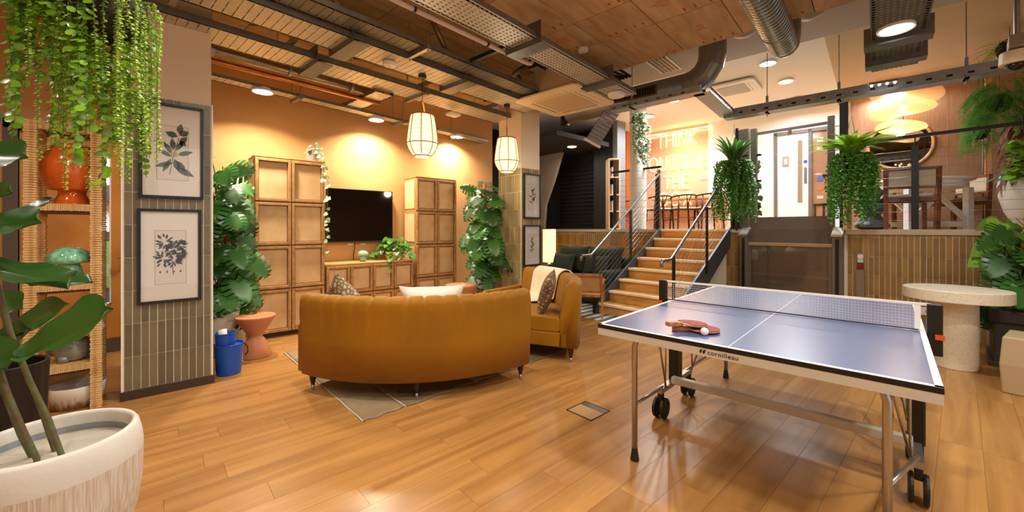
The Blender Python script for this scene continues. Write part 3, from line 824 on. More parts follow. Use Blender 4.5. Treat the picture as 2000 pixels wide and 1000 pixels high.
# local x runs along the sofa (world -v), local y points to its back (world +u)
gsw = 1.75
MB().box(-gsw / 2 + .18, -.42, .10, gsw / 2 - .18, .36, .30).build('base', M_green, gs, bevel=.02)
for s in (-1, 1):
    MB().box(s * gsw / 2, -.46, .06, s * (gsw / 2 - .20), .42, .64).build('armrest', M_green, gs, bevel=.04, seg=3)
MB().box(-gsw / 2 + .1, .26, .10, gsw / 2 - .1, .46, .84).build('backrest', M_green, gs, bevel=.04, seg=3)
for s in (-1, 1):
    MB().box(s * .005, -.46, .30, s * (gsw / 2 - .205), .28, .47).build('seat_cushion', M_green, gs, bevel=.04, seg=3)
for s in (-1, 1):
    for q in (-.38, .36): MB().box(s * (gsw / 2 - .06), q - .02, 0, s * (gsw / 2 - .11), q + .03, .07).build('leg', M_legwood, gs)
def wl(x, y, z): return (6.18 + y, 4.88 - x, z)
for x, lab in ((-.39, 'large dark green back cushion beside the tall lamp'), (.39, 'large dark green back cushion nearer the stairs')):
    pillow(lab, M_green, wl(x, .17, .76), (-1, 0, .25), w=.80, h=.56, t=.26)
for x, lab in ((-.44, 'small dark green cushion in front, beside the tall lamp'), (.36, 'small dark green cushion in front, nearer the stairs')):
    pillow(lab, M_green, wl(x, -.06, .69), (-1, 0, .35), w=.56, h=.40, t=.2)
# cane lounge chair
cc = thing('cane_chair', 'low teak lounge chair with a cane back, its back to the viewer', 'chair', (5.16, 3.97, 0), D2(-58))
M_teak = wood('teak', '#8a5428', '#b47c44', sx=10, sy=10, rough=.4, objvar=.03)
# local: faces +y, back at -y
for s in (-1, 1):
    MB().beam((s * .28, -.30, 0), (s * .28, -.20, .40), .035, .045).build('leg', M_teak, cc, bevel=.004)
    MB().beam((s * .28, .32, 0), (s * .28, .24, .56), .035, .045).build('leg', M_teak, cc, bevel=.004)
    MB().beam((s * .28, -.30, .56), (s * .28, .32, .58), .045, .03).build('armrest', M_teak, cc, bevel=.006)
    MB().beam((s * .27, -.14, .28), (s * .27, -.36, .72), .035, .04).build('back_post', M_teak, cc, bevel=.004)
MB().beam((-.29, -.355, .715), (.29, -.355, .715), .035, .05).build('top_rail', M_teak, cc, bevel=.005)
MB().beam((-.27, -.20, .42), (.27, -.20, .42), .03, .04).build('lower_rail', M_teak, cc)
m = MB().quad((-.255, -.215, .44), (.255, -.215, .44), (.255, -.345, .70), (-.255, -.345, .70))
m.quad((-.255, -.207, .44), (-.255, -.337, .70), (.255, -.337, .70), (.255, -.207, .44)); m.build('cane_back', weave('cane_chair', '#b98350', '#e0b070', 80, 80), cc)
m = MB()
for q in ((-.28, -.2, .28, -.16), (-.28, .26, .28, .30), (-.28, -.2, -.24, .3), (.24, -.2, .28, .3)): m.box(q[0], q[1], .33, q[2], q[3], .37)
m.build('seat_frame', M_teak, cc); MB().box(-.24, -.16, .345, .24, .26, .36).build('cane_seat', MATS['cane_chair'], cc)
cc.scale = (.86, .86, .93)
# striped rug
sr = thing('striped_rug', 'grey and white striped rug under the cane chair', 'rug', (5.35, 4.45, 0), D2(-90))
M_sg = mat('rug_slate', '#596468', .95); M_sw = mat('rug_white', '#cfcac0', .95)
for k in range(22):
    MB().box(-.95 + k * .086, -.42, 0, -.95 + (k + 1) * .086 - .001, .62, .008).build('stripe', M_sg if k % 2 else M_sw, sr)
# lamp table and lamp
lt = thing('lamp_table', 'small dark side table holding the tall cylinder lamp', 'table', (6.42, 5.98, 0))
MB().lathe([(.24, .52), (.245, .53), (.24, .545)], 32).build('tabletop', M_legwood, lt)
for k in range(3):
    a_ = k * 2.094; MB().beam((.2 * math.cos(a_), .2 * math.sin(a_), 0), (.12 * math.cos(a_), .12 * math.sin(a_), .52), .03, .03).build('leg', M_legwood, lt)
tl = thing('table_lamp', 'tall glowing cylinder lamp on the dark side table', 'lamp', (6.42, 5.98, .545))
MB().lathe([(.075, 0), (.078, .012), (.05, .05), (.018, .075), (.016, .12)], 24).build('base', mat('lamp_base_pale', '#d9cba8', .4), tl, smooth=True)
M_shade = emit('lamp_shade_glow', '#ffdf9f', 1.15)
MB().lathe([(.143, .10), (.143, .82)], 32, cap0=False, cap1=False).build('lamp_shade', M_shade, tl, smooth=True)
m = MB()
for z in (.10, .815): m.tube([(.143 * math.cos(i * PI / 12), .143 * math.sin(i * PI / 12), z) for i in range(24)], .004, 6, closed=True)
m.build('shade_ring', M_ledge, tl)
lamp('table_lamp_bulb', 'POINT', (6.42, 5.98, 1.05), 14, WARM, size=.12)
# ------------------------------------------------------------------ table tennis table
TZ = .814
A0 = onz(1168, 632, TZ); B0 = onz(1844, 758.5, TZ)
ta = math.atan2(B0.y - A0.y, B0.x - A0.x)
TW, TL = (B0 - A0).length, 2.14
tt = thing('table_tennis_table', 'blue folding table tennis table with net and white edge lines', 'table', (A0.x, A0.y, 0), ta)
M_blue_top = mat('table_blue', '#40548a', .34, var=.03, scale=3, spec=1.0, coat=.6)
M_blue_top.node_tree.nodes['Principled BSDF'].inputs['Coat IOR'].default_value = 1.9
M_blue_top.node_tree.nodes['Principled BSDF'].inputs['Coat Roughness'].default_value = .22
M_blue_top.node_tree.nodes['Principled BSDF'].inputs['IOR'].default_value = 1.9
M_line = mat('line_white', '#eeeeea', .3)
M_apron = mat('apron_silver', '#cfcabb', .4, metal=.1)
M_steel = mat('leg_steel', '#b9b5ad', .32, metal=.85)
M_wheel = mat('wheel_black', '#191817', .5)
HL = TL / 2 - .01                   # to the net plane
top_t = .022
for k, (y0, y1) in enumerate(((0, TL / 2 - .002), (TL / 2 + .002, TL))):
    tp = MB().box(0, y0, TZ - top_t, TW, y1, TZ).build('tabletop', M_blue_top, tt, bevel=.002)
    lm = MB()
    lw = .022; e = .0008
    for q in ((0, y0, lw, y1), (TW - lw, y0, TW, y1), (0, y0 if k == 0 else y1 - lw, TW, y0 + lw if k == 0 else y1), (TW / 2 - .0015, y0, TW / 2 + .0015, y1)):
        lm.box(q[0], q[1], TZ - .0005, q[2], q[3], TZ + e)
    lm.build('painted_lines', M_line, tp)
    ab = MB(); ap = MB()
    for (x0, ya, x1, yb) in ((-.001, y0 - .001, TW + .001, y0 + .016), (-.001, y1 - .016, TW + .001, y1 + .001), (-.001, y0, .016, y1), (TW - .016, y0, TW + .001, y1)):
        ab.box(x0, ya, TZ - .0225, x1, yb, TZ - .0015); ap.box(x0 + .001, ya + .001, TZ - .062, x1 - .001, yb - .001, TZ - .0222)
    ab.build('edge_band', M_black, tt); ap.build('apron', M_apron, tt)
# maker's mark and lettering on the near apron
fc = bpy.data.curves.new('maker_lettering', 'FONT'); fc.body = 'cornilleau'; fc.size = .030; fc.extrude = .0004; fc.space_character = 1.12; fc.materials.append(M_black)
fo = bpy.data.objects.new('maker_lettering', fc); COL.objects.link(fo); fo.parent = tt; fo.location = (.605, -.0012, TZ - .050); fo.rotation_euler = (PI / 2, 0, 0)
bpy.context.view_layer.update()
fm = bpy.data.meshes.new_from_object(fo.evaluated_get(bpy.context.evaluated_depsgraph_get()))
fm2 = bpy.data.objects.new('lettering', fm); COL.objects.link(fm2); fm2.parent = tt; fm2.location = fo.location; fm2.rotation_euler = fo.rotation_euler; fm2['label'] = 'black lettering on the pale apron'
bpy.data.objects.remove(fo)
mk = MB()
for dx, sc_ in ((0, .8), (.014, 1.0)):
    pts = [(.568 + dx + .62 * a_ * sc_, -.0015, TZ - .028 - b_) for a_, b_ in ((.028, 0), (.006, .006), (0, .015), (.008, .023), (.018, .018), (.022, .009))]
    mk.poly(pts)
mk.build('maker_mark', M_black, tt)
# net
NY = TL / 2 - .02
nb = MB()
nx0, nx1, nz0, nz1 = -.03, TW - .03, TZ + .012, TZ + .142
nn = 96
for i in range(nn + 1):
    x = nx0 + (nx1 - nx0) * i / nn; nb.box(x - .0008, NY - .0008, nz0, x + .0008, NY + .0008, nz1)
for j in range(9):
    z = nz0 + (nz1 - nz0) * j / 8; nb.box(nx0, NY - .0008, z - .0008, nx1, NY + .0008, z + .0008)
nb.build('net_mesh', mat('net_thread', '#c9c9cf', .6), tt, stuff=True)
MB().box(nx0 - .02, NY - .003, nz1, nx1 + .05, NY + .003, nz1 + .014).build('net_tape', mat('net_tape', '#e9e5dc', .6), tt)
MB().box(nx0, NY - .002, nz0 - .008, nx1, NY + .002, nz0).build('bottom_cord', mat('net_cord_dark', '#34343a', .6), tt)
MB().box(nx1 - .012, NY - .002, nz0, nx1 + .012, NY + .002, nz1).build('net_end_band', M_line, tt)
for s, x in ((-1, -.052), (1, TW + .034)):
    p = MB().box(x - .03, NY - .018, TZ - .12 if s > 0 else TZ - .04, x + .03, NY + .018, TZ + .155).build('net_post', M_black, tt, bevel=.006)
    MB().box(x - (.0 if s > 0 else .03), NY - .03, TZ - .03, x + (.035 if s > 0 else 0), NY - .017, TZ - .005).build('release_catch', mat('catch_orange', '#d5521f', .4), p)
# frame: near half (mirrored for the far half)
def leg_foot(x, y, parent):
    return MB().lathe([(.022, 0), (.026, .004), (.018, .06), (.017, .075)], 12, (x, y, 0)).build('rubber_foot', M_wheel, parent, smooth=False)
for hy, sg in ((.17, 1), (TL - .17, -1)):
    for x in (.145, TW - .145):
        m = MB().tube([(x + (.10 if x < .5 else -.10), hy + sg * .03, TZ - .062), (x + (.05 if x < .5 else -.05), hy + sg * .015, TZ - .066), (x + (.015 if x < .5 else -.015), hy, TZ - .09), (x, hy, TZ - .14), (x, hy, .06)], .0165, 12)
        l = m.build('leg', M_steel, tt, smooth=True); leg_foot(x, hy, l)
        cx_ = .16 if x < .5 else TW - .16
        MB().tube([(x, hy, .33), (.035 if x < .5 else TW - .035, TL / 2 - sg * .24, .215)], .011, 8).build('stay_bar', M_steel, tt, smooth=True)
for x, s in ((.035, -1), (TW - .035, 1)):
    MB().box(x - .035, TL / 2 - .05, .20, x + .035, TL / 2 + .05, TZ - .04).build('upright', M_black, tt, bevel=.008)
    MB().beam((x, TL / 2 - .30, .20), (x, TL / 2 + .30, .20), .04, .035).build('foot_bar', M_steel, tt)
    for sg in (-1, 1):
        MB().tube([(x - s * .03, TL / 2 + sg * .25, .22), (x - s * .12, TL / 2 + sg * .62, TZ - .06)], .007, 8).build('strut', M_steel, tt, smooth=True)
        MB().tube([(x - s * .03, TL / 2 + sg * .27, .22), (x - s * .03, TL / 2 + sg * .24, TZ - .06)], .006, 8).build('strut', M_steel, tt, smooth=True)
        cst = MB().box(x - .016, TL / 2 + sg * .27 - .025, .12, x + .016, TL / 2 + sg * .27 + .025, .20).build('caster', M_wheel, tt, bevel=.005)
        for q in (-.028, .028):
            pr = [(.0, -.011), (.055, -.011), (.072, -.009), (.074, 0), (.072, .009), (.055, .011), (.05, .006), (.0, .006)]
            wh = MB()
            n = 24
            rings = []
            for r_, zz in pr:
                k = len(wh.v); rings.append(k)
                for j in range(n):
                    t = 2 * PI * j / n; wh.v.append((x + q + zz, TL / 2 + sg * .27 + r_ * math.cos(t), .0745 + r_ * math.sin(t)))
            for A_, B_ in zip(rings, rings[1:]):
                for j in range(n): wh.f.append((A_ + j, A_ + (j + 1) % n, B_ + (j + 1) % n, B_ + j))
            wh.build('wheel', M_wheel, cst)
MB().beam((.05, TL / 2 - .10, .235), (TW - .05, TL / 2 - .10, .235), .05, .05).build('cross_bar', M_apron, tt, bevel=.004)
MB().box(TW - .15, TL / 2 - .03, .26, TW - .135, TL / 2 + .03, .30).build('lock_lever', mat('catch_orange', '#d5521f', .4), tt)

# bats and ball
M_batwood = wood('bat_wood', '#8d4a22', '#c78850', sx=20, sy=8, rough=.4, objvar=.1)
M_rubred = mat('rubber_red', '#84201d', .5, bump=.2, bscale=900); M_rubblk = mat('rubber_black', '#15161c', .5)
M_blade = mat('bat_blade_ply', '#b9854f', .5)
def bat(label, loc, rz, tilt, roll=0.0):
    t = thing('table_tennis_bat', label, 'bat', loc, rz, 'bats on the table')
    t.rotation_euler = (roll, tilt, rz)
    out = [(.078 * math.cos(i * PI / 16), .074 * math.sin(i * PI / 16)) for i in range(-13, 14)]
    out = [(x + .165, y) for x, y in out] + [(.085, .016), (.085, -.016)]
    MB().prism(out, -.0035, .0035).build('blade', M_blade, t)
    ro = [(x, y * .985) for x, y in out if x > .11]
    MB().prism(ro, .0035, .0065).build('rubber', M_rubred, t, label='red rubber face'); MB().prism(ro, -.0065, -.0035).build('rubber', M_rubblk, t, label='black rubber face')
    h = MB()
    h.prism([(0, -.017), (.04, -.014), (.098, -.0125), (.098, .0125), (.04, .014), (0, .017)], -.0115, .0115); h.build('handle', M_batwood, t, bevel=.004)
    return t
b1 = onz(1303, 640, TZ + .025)
bdir = onz(1392, 632, TZ + .025) - b1
br = math.atan2(bdir.y, bdir.x)
bat('red table tennis bat lying uppermost, its wooden handle over the table corner side', (b1.x, b1.y, TZ + .045), br, .06)
b2 = onz(1310, 647, TZ)
bat('black faced table tennis bat lying flat beneath the red bat', (b2.x + .02, b2.y, TZ + .013), br - .42, .0)
bp_ = onz(1376, 655, TZ)
bl = MB().ball((0, 0, 0), .020, 20, 14).build('table_tennis_ball', mat('ball_white', '#ece9e0', .35), None, smooth=True, loc=(bp_.x, bp_.y, TZ + .0205))
tag(bl, 'white table tennis ball resting against the bats', 'ball')

# ------------------------------------------------------------------ terrazzo table and corner
M_terr = mat('terrazzo', '#e2d6bb', .55)
def terrazzo():
    m, nt, b = base('terrazzo_speckled'); L = nt.links
    tc = nd(nt, 'ShaderNodeTexCoord'); v = nd(nt, 'ShaderNodeTexVoronoi'); v.inputs['Scale'].default_value = 75
    L.new(tc.outputs['Object'], v.inputs['Vector'])
    r = nd(nt, 'ShaderNodeValToRGB'); r.color_ramp.interpolation = 'CONSTANT'
    r.color_ramp.elements[0].color = lin('#b39d7c'); r.color_ramp.elements[1].color = lin('#e4d9c0'); r.color_ramp.elements[1].position = .16
    e = r.color_ramp.elements.new(.93); e.color = lin('#c9b79a')
    sep = nd(nt, 'ShaderNodeSeparateColor'); L.new(v.outputs['Color'], sep.inputs[0]); L.new(sep.outputs[0], r.inputs[0])
    mx = nd(nt, 'ShaderNodeMix', data_type='RGBA'); mx.inputs[0].default_value = .78; mx.inputs[7].default_value = lin('#e2d7bf'); L.new(r.outputs[0], mx.inputs[6])
    L.new(mx.outputs[2], b.inputs['Base Color']); b.inputs['Roughness'].default_value = .5
    return m
M_tz = terrazzo()
tz = thing('terrazzo_table', 'round cream terrazzo pedestal table by the tiled wall', 'table', (5.93, .03, 0))
MB().lathe([(.152, 0), (.155, .006), (.155, .67)], 48).build('pedestal', M_tz, tz, smooth=False, bevel=.003)
MB().lathe([(.372, .67), (.377, .675), (.377, .775), (.372, .78)], 64).build('tabletop', M_tz, tz, smooth=False, bevel=.003)
bx = thing('upholstered_stool', 'beige angular block stool at the frame edge beside the terrazzo table', 'stool', (5.47, -.47, 0), D2(-8))
m = MB(); k = .225
for z_, s_ in ((0, .94), (.24, 1.0), (.47, .93)):
    m.v += [(-k * s_, -k * s_, z_), (k * s_, -k * s_, z_), (k * s_, k * s_, z_), (-k * s_, k * s_, z_)]
m.f = [(3, 2, 1, 0), (8, 9, 10, 11)] + [(a_ + i, a_ + (i + 1) % 4, a_ + 4 + (i + 1) % 4, a_ + 4 + i) for a_ in (0, 4) for i in range(4)]
m.build('body', mat('beige_block', '#b79f78', .6), bx, bevel=.012)
dk = thing('dark_planter', 'tall dark trough planter behind the beige block stool', 'planter', (6.62, -.52, 0))
MB().box(-.35, -.45, 0, .35, .30, .55).build('trough', mat('trough_dark', '#3b332a', .6), dk, bevel=.01)
MB().box(-.32, -.42, .50, .32, .27, .52).build('soil', M_soil, dk)
MB().box(-.38, -.48, .44, .38, .33, .56).box(-.38, -.48, .0, .38, .33, .05).build('rim', mat('trough_dark', '#3b332a', .6), dk, bevel=.01)
# platform lift
lift = thing('platform_lift', 'grey bronze step lift with a glass gate set into the raised floor', 'lift', (PX, 1.75, 0))
yl, yr = .64, -.58       # local v of the two jambs: +.70 is nearer the stairs
M_lift = M_bronze; M_liftd = mat('lift_dark', '#665c53', .45, metal=.3)
for s, nm in ((yl, 'tower'), (yr, 'tower')):
    MB().box(-.14, s - .06, 0, .05, s + .06, 1.28).build(nm, M_lift, lift, bevel=.006)
    cp = MB(); sg = 1
    for i in range(10):
        t0 = i / 10; t1 = (i + 1) / 10
        f = lambda t: (-.19 + .30 * t, s, 1.27 + .12 * math.sin(t * PI / 2) ** 1.5)
        cp.beam(f(t0), f(t1), .13, .03)
    cp.build('curved_cap', M_offwhite if False else mat('cap_silver', '#c3c0b8', .3, metal=.6), lift)
    MB().box(-.15, s - .02, .0, -.141, s + .02, 1.22).build('dark_slot', M_black, lift)
MB().box(-.10, yr + .06, .02, -.06, yl - .06, .10).build('gate_bottom_rail', M_lift, lift)
MB().box(-.11, yr + .06, 1.10, -.05, yl - .06, 1.15).build('gate_top_rail', mat('rail_pale_bronze', '#b39b78', .35, metal=.4), lift, bevel=.006)
for s in (yl - .10, yr + .06): MB().box(-.10, s, .02, -.06, s + .04, 1.12).build('gate_stile', M_lift, lift)
MB().box(-.085, yr + .10, .10, -.075, yl - .10, 1.10).build('glass_pane', M_glass, lift)
MB().box(-.03, yr + .06, 0, -.012, yl - .06, PZ + .004).build('back_panel', M_liftd, lift)
MB().box(-.036, yr + .06, .62, -.03, yl - .06, .66).build('panel_fold', M_lift, lift)
for y_ in (-.2, .25): MB().box(-.033, y_, .02, -.029, y_ + .012, .62).build('panel_seam', M_lift, lift)
# upper gate on the platform edge
MB().box(.03, yl - .02, PZ - .02, .12, yl + .12, 3.06).build('upper_post', M_liftd, lift, bevel=.004)
MB().box(-.03, yl + .12, PZ - .02, .03, yl + .16, 3.08).build('upper_post', M_black, lift)
MB().box(.03, yl - .14, PZ - .02, .10, yl - .05, 3.04).build('upper_post', M_liftd, lift, bevel=.004)
MB().box(.03, yr + .06, PZ - .02, .10, yr + .14, 3.04).build('upper_post', M_liftd, lift, bevel=.004)
MB().box(.03, yr - .10, PZ - .02, .16, yr - .0, 3.20).build('upper_post', M_black, lift)
MB().box(.05, yr + .1, 2.93, .09, yl - .1, 2.97).build('head_bar', M_liftd, lift)
MB().box(.05, .02, 2.86, .09, .06, 2.93).build('head_latch', M_liftd, lift)
MB().box(.04, yr + .14, PZ, .09, yl - .14, PZ + .20).build('gate_kick_panel', M_lift, lift)
for z_ in (1.72, 2.15, 2.58):
    MB().box(.04, yl - .20, z_, .09, yl - .14, z_ + .03).build('glass_clamp', M_black, lift)
    MB().box(.04, yr + .14, z_, .09, yr + .20, z_ + .03).build('glass_clamp', M_black, lift)
MB().box(.06, yr + .15, PZ + .22, .07, yl - .15, 2.85).build('gate_glass', M_glass, lift)
# call post on the tiles
cp_ = thing('call_post', 'slim grey call post with a red button on the honey tiles', 'control post', (PX - .05, .93, 0))
MB().box(-.012, -.045, .0, .02, .045, .80).build('post', mat('post_grey', '#8a7c6b', .5, metal=.3), cp_, bevel=.003)
MB().tube([(-.012, 0, .845), (-.03, 0, .845)], .028, 16).build('button', mat('button_red', '#8c1d14', .35), cp_)
MB().box(-.002, -.035, .80, .02, .035, .89).build('button_plate', mat('plate_dark_red', '#6d3325', .5), cp_)
MB().box(.0, -.03, .90, .03, .03, .95).build('notice', mat('notice_green', '#cfe3c9', .6), cp_)
MB().tube([(.0, 0, .985), (.03, 0, .985)], .034, 18).build('notice_disc', mat('notice_white', '#e4e3ea', .5), cp_)
MB().box(.01, -.13, .965, .04, -.10, .995).build('screw_plate', M_chrome, cp_)
sk = thing('floor_socket', 'white double socket low on the honey tiles by the terrazzo table', 'socket', (PX - .012, .33, .31))
MB().box(-.012, -.10, -.05, .005, .10, .05).build('plate', M_offwhite, sk, bevel=.003)
for y_ in (-.05, .05): MB().box(-.016, y_ - .02, -.02, -.011, y_ + .02, .02).build('outlet', mat('outlet_grey', '#b5b0a6', .5), sk)
# ------------------------------------------------------------------ railings
M_rail = mat('rail_black_blue', '#20252b', .4, metal=.3)
M_wire = mat('wire_cable', '#9d9a94', .3, metal=.9)
M_handrail = mat('handrail_grey', '#8a8c8e', .3, metal=.8)
def flat_post(p, x, y, z0, z1, parent_rail=True):
    MB().box(x - .012, y - .035, z0, x + .012, y + .035, z1).build('post', M_rail, p)
    MB().tube([(x, y, z1), (x, y, z1 + .12)], .007, 8).build('rail_pin', M_rail, p)
gr = thing('guard_rail', 'black guard rail with wire cables along the raised floor, right of the lift', 'railing', (PX + .04, 1.0, PZ))
# local: x = u offset, y = v offset
MB().box(-.03, -2.4, 1.205, .03, .06, 1.245).build('top_rail', M_rail, gr, bevel=.004)
for y in (-.605, .0, -1.7):
    if y < -.01: flat_post(gr, 0, y, 0, 1.09)
for k in range(9): MB().tube([(0, -2.4, .12 + k * .115), (0, .05, .12 + k * .115)], .0025, 6).build('cable', M_wire, gr, smooth=True)
gl = thing('guard_rail', 'black guard rail with wire cables between the grey pier and the stair head', 'railing', (PX + .04, 3.93, PZ))
MB().box(-.03, 0, 1.215, .03, 1.14, 1.255).build('top_rail', M_rail, gl, bevel=.004)
flat_post(gl, 0, .08, 0, 1.10); flat_post(gl, 0, 1.06, 0, 1.10)
for k in range(9): MB().tube([(0, .05, .12 + k * .115), (0, 1.1, .12 + k * .115)], .0025, 6).build('cable', M_wire, gl, smooth=True)
gm = thing('guard_rail', 'short black guard rail between the stairs and the lift tower, behind a hanging fern', 'railing', (PX + .06, 2.40, PZ))
MB().box(-.03, -.03, 1.22, .03, .30, 1.26).build('top_rail', M_rail, gm, bevel=.004); flat_post(gm, 0, .22, 0, 1.10); flat_post(gm, 0, .02, 0, 1.10)
for k in range(9): MB().tube([(0, -.02, .12 + k * .115), (0, .28, .12 + k * .115)], .0025, 6).build('cable', M_wire, gm, smooth=True)
def stair_rail(v, label, side):
    t = thing('stair_rail', label, 'railing', (SU0, v, 0))
    run = PX - SU0; sl = PZ / run
    def zz(x): return RISE + sl * x
    for x, hgt in ((-.06, .86), (run * .5, .86), (run + .0, 1.0)):
        MB().box(x - .03, -.010, max(0, zz(x) - .17), x + .03, .010, zz(x) + hgt).build('post', M_rail, t)
    MB().tube([(-.40, 0, zz(-.1) + .76), (-.39, 0, zz(-.1) + .83), (-.37, 0, zz(-.1) + .845), (-.14, 0, zz(-.1) + .85), (run, 0, zz(run) + .92)], .021, 12).build('handrail', M_handrail, t, smooth=True)
    for k in range(9):
        h = .08 + k * .09
        MB().tube([(-.06, 0, zz(-.06) + h), (run, 0, zz(run) + h)], .0025, 6).build('cable', M_wire, t, smooth=True)
    return t
stair_rail(SV1 + .045, 'grey tube stair handrail with dark posts and wires, on the green sofa side', 1)
stair_rail(SV0 - .045, 'grey tube stair handrail with dark posts and wires, on the lift side', -1)

# ------------------------------------------------------------------ door_2 in the upper wall
DV = 1.62
d2 = struct('door_2', C(UW, DV, PZ), GR)
d2['kind'] = 'structure'
M_fr2 = mat('door_frame_taupe', '#6f6862', .5)
m = MB()
for q in ((-.06, 0, .06), (-.66, -.60, .06), (-.96, -.90, .06)): m.box(-.03, q[0], 0, .08, q[1], 2.06)
m.box(-.03, -.96, 2.0, .08, 0, 2.07); m.build('frame', M_fr2, d2)
lf = MB().box(.0, -.60, .01, .045, -.44, 2.0).box(.0, -.37, .01, .045, -.06 - .0, 2.0).box(0, -.44, .01, .045, -.37, .55).box(0, -.44, 1.85, .045, -.37, 2.0)
lf2 = MB().box(.0, -.60, .01, .045, -.50, 2.0).box(.0, -.42, .01, .045, -.06, 2.0).box(0, -.50, .01, .045, -.42, .55).box(0, -.50, 1.85, .045, -.42, 2.0)
leaf2 = lf2.build('leaf', mat('door_white', '#eef0f4', .35), d2)
MB().box(.015, -.50, .55, .03, -.42, 1.85).build('glass_strip', mat('strip_bronze_glass', '#a08b70', .15), leaf2)
MB().box(-.012, -.575, .95, .0, -.525, 1.28).build('push_plate', mat('push_plate', '#7f8b99', .35, metal=.5), leaf2)
MB().tube([(0, -.55, 1.40), (-.008, -.55, 1.40)], .035, 18).build('blue_disc', MATS['mandatory_blue'], leaf2)
m = MB().box(-.012, -.27, 1.33, 0, -.15, 1.55); m.build('door_plaque', mat('plaque_tan', '#a89684', .6), leaf2, bevel=.01)
MB().box(-.015, -.235, 1.39, -.011, -.185, 1.49).build('plaque_print', M_offwhite, leaf2)
MB().box(.02, -.90, .02, .03, -.66, 2.0).build('side_glass', mat('side_glass_bronze', '#a57f62', .12), d2)
for z_, cl, h_ in ((1.78, '#efe9e2', .08), (1.60, '#e3ddd6', .07), (.98, '#4a63b8', .10), (.80, '#c9643c', .07), (.62, '#d6cfc6', .06)):
    MB().box(.012, -.84, z_, .02, -.74, z_ + h_).build('notice', mat('notice_' + cl[1:], cl, .6), d2)
m = MB()
for y in (-.86, -.72): m.box(.0, y, .0, .02, y + .03, .5)
m.box(0, -.89, .48, .02, -.68, .52).build('visible_stool', M_black, d2)

# ------------------------------------------------------------------ neon sign
ns = thing('neon_sign', 'glowing neon sign reading THINK OUTSIDE THE BOX on the peach wall', 'sign', C(UW - .05, 0, 0), GR)
M_neon = emit('neon_tube', '#ffe6ac', 2.2)
STROKE = {'T': [[(0, 1), (.7, 1)], [(.35, 1), (.35, 0)]], 'H': [[(0, 0), (0, 1)], [(.62, 0), (.62, 1)], [(0, .52), (.62, .52)]], 'I': [[(0, 0), (0, 1)]],
          'N': [[(0, 0), (0, 1), (.65, 0), (.65, 1)]], 'K': [[(0, 0), (0, 1)], [(.6, 1), (.02, .45), (.62, 0)]],
          'O': [[(.40 + .40 * math.cos(t * PI / 8), .5 + .5 * math.sin(t * PI / 8)) for t in range(17)]],
          'U': [[(0, 1), (0, .32)] + [(.3 - .3 * math.cos(t * PI / 6), .3 - .3 * math.sin(t * PI / 6)) for t in range(7)] + [(.6, 1)]],
          'S': [[(.5, .86), (.38, .98), (.18, .98), (.03, .84), (.06, .64), (.28, .52), (.48, .40), (.54, .2), (.40, .03), (.16, .02), (.0, .15)]],
          'D': [[(0, 0), (0, 1), (.3, 1), (.58, .8), (.66, .5), (.58, .2), (.3, 0), (0, 0)]], 'E': [[(.52, 1), (0, 1), (0, 0), (.52, 0)], [(0, .52), (.45, .52)]],
          'B': [[(0, 0), (0, 1), (.3, 1), (.48, .88), (.48, .66), (.3, .54), (0, .54)], [(.3, .54), (.54, .42), (.54, .14), (.3, 0), (0, 0)]], 'X': [[(0, 0), (.6, 1)], [(0, 1), (.6, 0)]]}
ADV = {'T': .86, 'H': .88, 'I': .26, 'N': .92, 'K': .85, 'O': 1.05, 'U': .88, 'S': .76, 'D': .90, 'E': .74, 'B': .78, 'X': .8}
def onwall(px, py):     # (along -v, z) on the sign plane
    d = ray(px, py); q = math.cos(GR) * d.x + math.sin(GR) * d.y; t = (UW - .05) / q
    return (-math.sin(GR) * d.x + math.cos(GR) * d.y) * t, EYE + d.z * t
sign_z = {}
rows_ = [('THINK', (1283, 291), (1362, 281), (1283, 264)), ('OUTSIDE', (1268, 336), (1382, 322), (1268, 310)), ('THE', (1296, 370), (1345, 364), (1296, 345)), ('BOX', (1290, 402), (1350, 396), (1290, 378))]
for word, p0, p1, ptop in rows_:
    v0, z0 = onwall(*p0); v1, _z = onwall(*p1); _v, zt = onwall(*ptop)
    wtot = sum(ADV[ch_] for ch_ in word) - .2
    sx = (v0 - v1) / wtot; hz = (zt - z0); x = 0
    for ch_ in word:
        m = MB()
        for stv in STROKE[ch_]:
            P_ = [(0, v0 - (x + a_) * sx, z0 + b_ * hz) for a_, b_ in stv]
            if len(P_) <= 4:
                for s0, s1 in zip(P_, P_[1:]): m.tube([s0, s1], .013, 6)
            else: m.tube(P_, .013, 6)
        m.build('letter', M_neon, ns, smooth=True); x += ADV[ch_]
va, za = onwall(1258, 267); vb, zb = onwall(1390, 246); vc, zc = onwall(1391, 347)
zt_ = (za + zb) / 2
MB().tube([(0, va + .35, zt_), (0, vb, zt_), (0, vb, zc), (0, vb + .28, zc)], .016, 6).build('outline_tube', M_neon, ns, smooth=True)
MB().tube([(0, va + .30, zt_ - .07), (0, vb + .07, zt_ - .07), ], .010, 6).build('inner_tube', M_neon, ns, smooth=True)
lamp('neon_glow', 'AREA', tuple(C(UW - .5, 3.4, 3.1)), 7, (1, .62, .30), size=.9, rot=(0, -PI / 2, GR))

